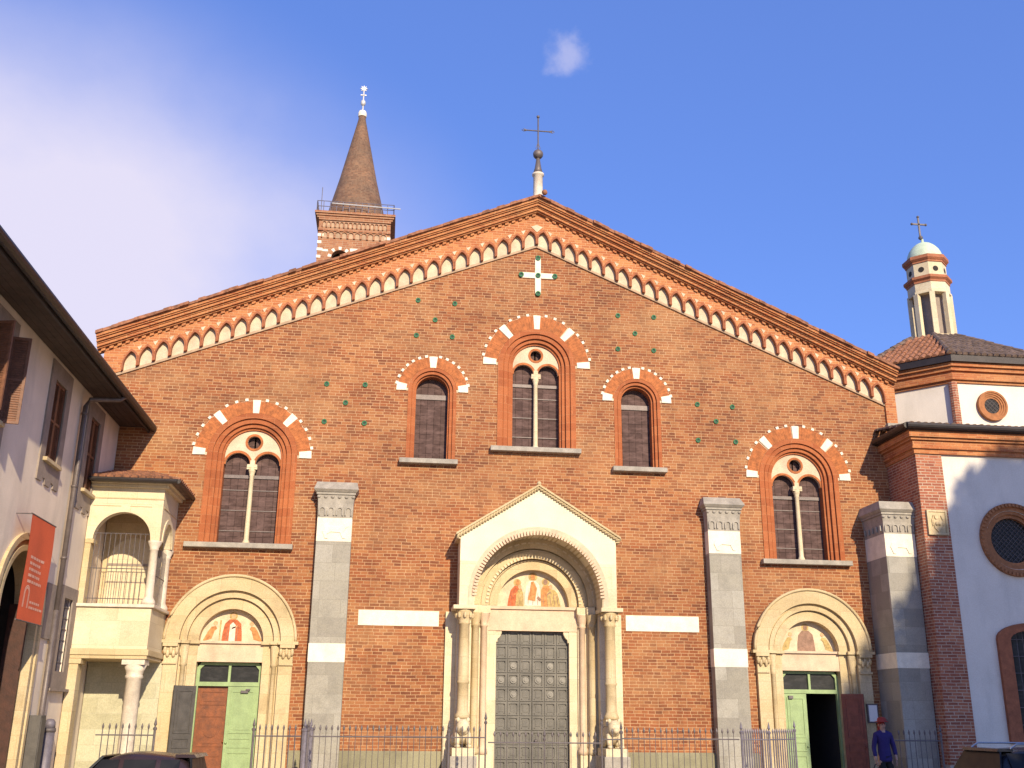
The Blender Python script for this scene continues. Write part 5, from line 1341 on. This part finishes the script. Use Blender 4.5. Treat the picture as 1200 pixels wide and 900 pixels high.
def make_car(px_roof, py_roof, Y, rz, zr, label, paint, L, W, dx, rails, hatch):
    c = at(px_roof, py_roof, Y); zb_ = zr-.50
    fb, ft, rt_, rbse = -L*.26, -L*.07, L*.43, L*.478
    st = [(-L/2, .25, .50, .52, W*.36, W*.36), (-L/2+.12, .2, .62, .64, W*.45, W*.42), (-L*.36, .18, .80, .83, W*.49, W*.42), (fb-.05, .18, zb_-.05, zb_-.01, W*.5, W*.40),
          (fb+.03, .18, zb_, zb_+.05, W*.5, W*.40), (ft, .18, zb_, zr-.03, W*.5, W*.375), (ft+.35, .18, zb_, zr, W*.5, W*.385), (L*.12, .18, zb_, zr, W*.5, W*.385), (rt_-.3, .18, zb_+.01, zr-.03, W*.5, W*.37), (rt_, .2, zb_+.02, zr-.08, W*.49, W*.355),
          (rbse, .25, zb_, zb_+.06, W*.48, W*.40), (L/2, .3, zb_-.12, zb_-.08, W*.46, W*.42), (L/2, .32, .6, .62, W*.44, W*.42)]
    root, xf, st, cab = car((c.x+dx, Y, 0), rz, label, paint, st, L, W, rails)
    car_details(root, xf, st, L, W, zr, zb_, fb, ft, rt_, rbse, paint, ((fb+.12, L*.02), (L*.05, L*.24), (L*.27, rbse-.22)), rails)
c0 = at(185, 880, -13.2); c1 = at(1170, 872, -15.0)
make_car(151, 880, -10.5, R(-2), at(185, 880, -10.5).z, 'dark small hatchback parked in front of the left door', M['car_dark'], 2.3, 1.42, -.02, False, True)
make_car(1122, 871, -9.0, R(181), at(1170, 873, -9.0).z-.02, 'grey estate car with roof rails parked at the lower right', M['car_grey'], 4.5, 1.78, 4.5*.41+.55, True, True)

# ---- person by the right portal
def skinmesh(name, verts, edges, root_i, mat, parent, sub=2):
    off = OFF.get(parent.name, Vector()) if parent else Vector()
    me = bpy.data.meshes.new(name); me.from_pydata([tuple(Vector(v[:3])-off) for v in verts], edges, [])
    ob = bpy.data.objects.new(name, me); col.objects.link(ob)
    sk = ob.modifiers.new('skin', 'SKIN'); sk.use_smooth_shade = True
    for i, v in enumerate(verts):
        d = me.skin_vertices[0].data[i]; d.radius = (v[3], v[4] if len(v) > 4 else v[3]); d.use_root = (i == root_i)
    s_ = ob.modifiers.new('sub', 'SUBSURF'); s_.levels = sub; s_.render_levels = sub
    dg = bpy.context.evaluated_depsgraph_get(); m2 = bpy.data.meshes.new_from_object(ob.evaluated_get(dg)); bpy.data.objects.remove(ob)
    m2.name = name; m2.materials.clear(); m2.materials.append(mat)
    for p_ in m2.polygons: p_.use_smooth = True
    o2 = bpy.data.objects.new(name, m2); col.objects.link(o2)
    if parent: o2.parent = parent; OFF[o2.name] = off
    return o2
M['skin'] = plain('skin', (.42, .24, .17), .55, .06, 9, stain=0, bump=.1); M['jacket'] = plain('purple_jacket', (.022, .012, .10), .85, .15, 9, stain=0)
M['trousers'] = plain('black_trousers', (.012, .011, .012), .85, .2, 9, stain=0); M['hat'] = plain('red_hat', (.28, .028, .018), .85, .15, 12, stain=0); M['shoe'] = plain('shoe', (.02, .018, .016), .6, .1, 9, stain=0)
M['bagmat'] = plain('dark_bag', (.03, .02, .018), .6, .1, 9, stain=0)
pp = at(1033.5, 850, -1.9); X0, Y0 = pp.x, -1.9; HT_ = at(1033.5, 843, -1.9).z
sH = HT_/1.72
def sp_(x, y, z, r, r2=None): return (X0+x*sH, Y0+y*sH, z*sH, r*sH, (r2 or r)*sH)
per = thing('person', (X0, Y0, 0), 'person in a purple jacket, black trousers and red hat standing by the right portal', 'person')
V = [sp_(0,0,.93,.14,.105), sp_(0,.01,1.10,.125,.095), sp_(0,.01,1.28,.145,.10), sp_(0,.01,1.40,.10,.075), sp_(0,0,1.48,.052), sp_(0,-.01,1.545,.07,.08), sp_(0,-.01,1.64,.072,.085),
     sp_(-.17,.01,1.38,.056), sp_(-.24,.02,1.10,.044), sp_(-.25,-.05,.88,.033), sp_(-.25,-.07,.80,.03,.02),
     sp_(.17,.01,1.38,.056), sp_(.25,.02,1.10,.044), sp_(.23,-.08,.90,.033), sp_(.22,-.11,.82,.03,.02),
     sp_(-.095,0,.86,.095), sp_(-.10,-.02,.50,.062), sp_(-.10,.01,.12,.042), sp_(-.11,-.10,.045,.04,.03),
     sp_(.095,0,.86,.095), sp_(.11,-.03,.50,.062), sp_(.12,.03,.12,.042), sp_(.13,-.08,.045,.04,.03)]
Ee = [(0,1),(1,2),(2,3),(3,4),(4,5),(5,6),(3,7),(7,8),(8,9),(9,10),(3,11),(11,12),(12,13),(13,14),(0,15),(15,16),(16,17),(17,18),(0,19),(19,20),(20,21),(21,22)]
bdy = skinmesh('body', V, Ee, 0, M['skin'], per)
for sx, hb in ((-1, V[10]), (1, V[14])):                          # five separate bent fingers on each hand
    fv, fe = [], []
    hb_ = Vector(hb[:3])
    for k, ln_ in enumerate((.065, .075, .07, .055)):
        o = (k-1.5)*.017*sH; b0 = len(fv)
        fv += [(hb_.x, hb_.y+o, hb_.z-.005*sH, .008*sH), (hb_.x-sx*.004*sH, hb_.y+o*1.1, hb_.z-.05*sH, .0085*sH), (hb_.x-sx*.014*sH, hb_.y+o*1.1-.008*sH, hb_.z-(.05+ln_*.55)*sH, .0075*sH), (hb_.x-sx*.03*sH, hb_.y+o*1.1-.014*sH, hb_.z-(.05+ln_*.9)*sH, .0065*sH)]
        fe += [(b0, b0+1), (b0+1, b0+2), (b0+2, b0+3)]
        f1 = skinmesh('finger', fv[b0:], [(0, 1), (1, 2), (2, 3)], 0, M['skin'], bdy, 1)
    skinmesh('thumb', [(hb_.x-sx*.01*sH, hb_.y-.02*sH, hb_.z+.01*sH, .010*sH), (hb_.x-sx*.03*sH, hb_.y-.04*sH, hb_.z-.02*sH, .0095*sH), (hb_.x-sx*.035*sH, hb_.y-.05*sH, hb_.z-.055*sH, .008*sH)], [(0, 1), (1, 2)], 0, M['skin'], bdy, 1)
skinmesh('jacket', [sp_(0,0,.78,.19,.14), sp_(0,0,.84,.185,.14), sp_(0,.01,1.10,.145,.115), sp_(0,.01,1.28,.16,.115), sp_(0,.01,1.39,.115,.09), sp_(0,.0,1.505,.058,.056), sp_(-.17,.01,1.38,.07), sp_(-.24,.02,1.10,.057), sp_(-.25,-.05,.90,.046), sp_(.17,.01,1.38,.07), sp_(.25,.02,1.10,.057), sp_(.235,-.07,.92,.046)],
         [(0,1),(1,2),(2,3),(3,4),(4,5),(4,6),(6,7),(7,8),(4,9),(9,10),(10,11)], 0, M['jacket'], per)
skinmesh('trousers', [sp_(0,0,1.02,.13,.10), sp_(-.085,0,.82,.095), sp_(-.10,-.02,.50,.078), sp_(-.10,.01,.10,.062), sp_(.085,0,.82,.095), sp_(.11,-.03,.50,.078), sp_(.12,.03,.10,.062)], [(0,1),(1,2),(2,3),(0,4),(4,5),(5,6)], 0, M['trousers'], per)
for s, (x, y) in ((-1, (-.11, -.06)), (1, (.13, -.04))):
    b = MB(); b.smooth = True; b.ball((X0+x*sH, Y0+y*sH, .05), .05, .14, .05, 10, 6); b.build('shoe', M['shoe'], per)
b = MB(); b.smooth = True; hz = 1.665*sH
b.lathe(X0, Y0-.01, [(.15*sH, hz-.005), (.155*sH, hz+.005), (.105*sH, hz+.02), (.10*sH, hz+.07), (.07*sH, hz+.105), (.01, hz+.115)], 18); b.build('hat', M['hat'], per)
b = MB(); b.smooth = True
b.ball((X0, Y0+.035*sH, 1.60*sH), .088*sH, .075*sH, .115*sH, 14, 10); b.ball((X0, Y0+.05*sH, 1.50*sH), .095*sH, .05*sH, .09*sH, 12, 8); b.build('hair', M['hat'], per)
b = MB(); b.smooth = True; hy = Y0-.095*sH
b.ball((X0, hy-.008, 1.575*sH), .012*sH, .02*sH, .022*sH, 8, 6)
for s in (-1, 1): b.ball((X0+s*.08*sH, Y0-.005, 1.59*sH), .012*sH, .022*sH, .03*sH, 8, 6)
b.build('nose_and_ears', M['skin'], bdy)
b = MB()
for s in (-1, 1): b.ball((X0+s*.03*sH, hy+.006, 1.605*sH), .011*sH, .008*sH, .007*sH, 8, 6)
b.box(X0-.02*sH, X0+.02*sH, hy+.0, hy+.02, 1.532*sH, 1.539*sH); b.build('eyes_and_mouth', M['shoe'], bdy)
bag = thing('shoulder_bag', (X0-.28*sH, Y0-.06, 0), 'dark bag hanging from the hand of the person in the purple jacket', 'bag')
b = MB(); b.box(X0-.36*sH, X0-.17*sH, Y0-.13, Y0-.03, .42, .70); b.build('body', M['bagmat'], bag, bevel=.03)
b = MB(); b.tube([(X0-.33*sH, Y0-.08, .69), (X0-.29*sH, Y0-.08, .78), (X0-.245*sH, Y0-.08, .80), (X0-.20*sH, Y0-.08, .69)], .012, 6); b.build('handle', M['bagmat'], bag)

# ================================================================== TREE across the square (outside the frame; its shade falls on the chapel)
def leafmat(name, c):
    m, t, p_ = newmat(name); base = tramp(t, tnoise(t, .8, 4), [(.3, tuple(x*.7 for x in c)), (.7, tuple(x*1.3 for x in c))]); t.links.new(base, p_.inputs['Base Color']); p_.inputs['Roughness'].default_value = .6; return m
M['leaf'] = leafmat('leaf', (.055, .095, .022)); M['bark'] = plain('bark', (.12, .09, .065), .95, .3, 6, bump=.8)
def shade_pt(x, z, t, Y=-1.0):
    k = t; d = Vector((SUN_DIR.x/-SUN_DIR.y, -1, SUN_DIR.z/-SUN_DIR.y)); return Vector((x, Y, z))+d*k
TR = shade_pt(14.4, 0, 26); tree = thing('shade_tree', (TR.x, TR.y, 0), 'large leafy tree standing across the square to the right', 'tree')
tk = MB(); tk.smooth = True
tk.tube([(TR.x, TR.y, 0), (TR.x+.1, TR.y, 2.5), (TR.x-.1, TR.y+.1, 6.0), (TR.x, TR.y, 12.5), (TR.x+.2, TR.y, 18)], .5, 12, .10)
cl_ = []
random.seed(31)
for (sx_, sz_, r_) in ((14.6, 7.4, 1.7), (13.0, 6.6, 1.9), (15.6, 6.5, 2.0), (11.6, 5.2, 1.5), (13.4, 4.4, 2.2), (15.8, 4.2, 2.2), (10.6, 3.6, 1.5), (12.0, 2.6, 1.9), (14.4, 2.4, 2.2), (9.6, 2.0, 1.4), (10.9, .9, 1.7), (13.2, .4, 2.1), (15.6, 1.6, 2.2), (8.8, .2, 1.3), (10.4, -1.0, 1.7), (13, -1.6, 2), (15.5, -1, 2), (17.4, 3.4, 2.2), (17.2, 6, 2.0), (8.6, -1.6, 1.4), (11.3, -3, 1.7), (14.5, -3, 2), (11.4, 4.2, 1.5), (7.4, -2.9, 1.5), (5.4, -3.6, 1.6), (9.2, -3.6, 1.9), (3.8, -4.2, 1.5), (12.6, 5.0, 1.6), (10.9, 2.4, 1.6), (7.9, -.6, 1.2), (8.9, 1.4, 1.1), (6.6, -2.0, 1.2), (12.5, 6.9, 1.2), (11.5, 6.0, 1.0)):
    c = shade_pt(sx_, sz_, 26+random.uniform(-2.5, 2.5)); cl_.append((c, r_))
    tk.tube([(TR.x, TR.y, min(15, max(3.5, c.z-2.5))), tuple((Vector((TR.x, TR.y, c.z-1.2))*.5+c*.5)), tuple(c)], .11, 6, .03)
tk.build('trunk', M['bark'], tree)
lf = MB()
vs_, fs_ = [], []
for c, r_ in cl_:
    for i in range(int(430*r_*r_)):
        while True:
            d = Vector((random.uniform(-1, 1), random.uniform(-1, 1), random.uniform(-1, 1)))
            if d.length < 1: break
        p_ = c+d*r_*(1.08 if d.length > .8 else 1); a = Vector((random.gauss(0, 1), random.gauss(0, 1), random.gauss(0, 1))).normalized(); b_ = a.orthogonal().normalized(); s_ = random.uniform(.14, .26)
        o = len(vs_); vs_ += [tuple(p_-a*s_), tuple(p_+b_*s_*.55), tuple(p_+a*s_), tuple(p_-b_*s_*.55)]; fs_.append((o, o+1, o+2, o+3))
lf.add(vs_, fs_); lf.build('crown', M['leaf'], tree, fixn=False)
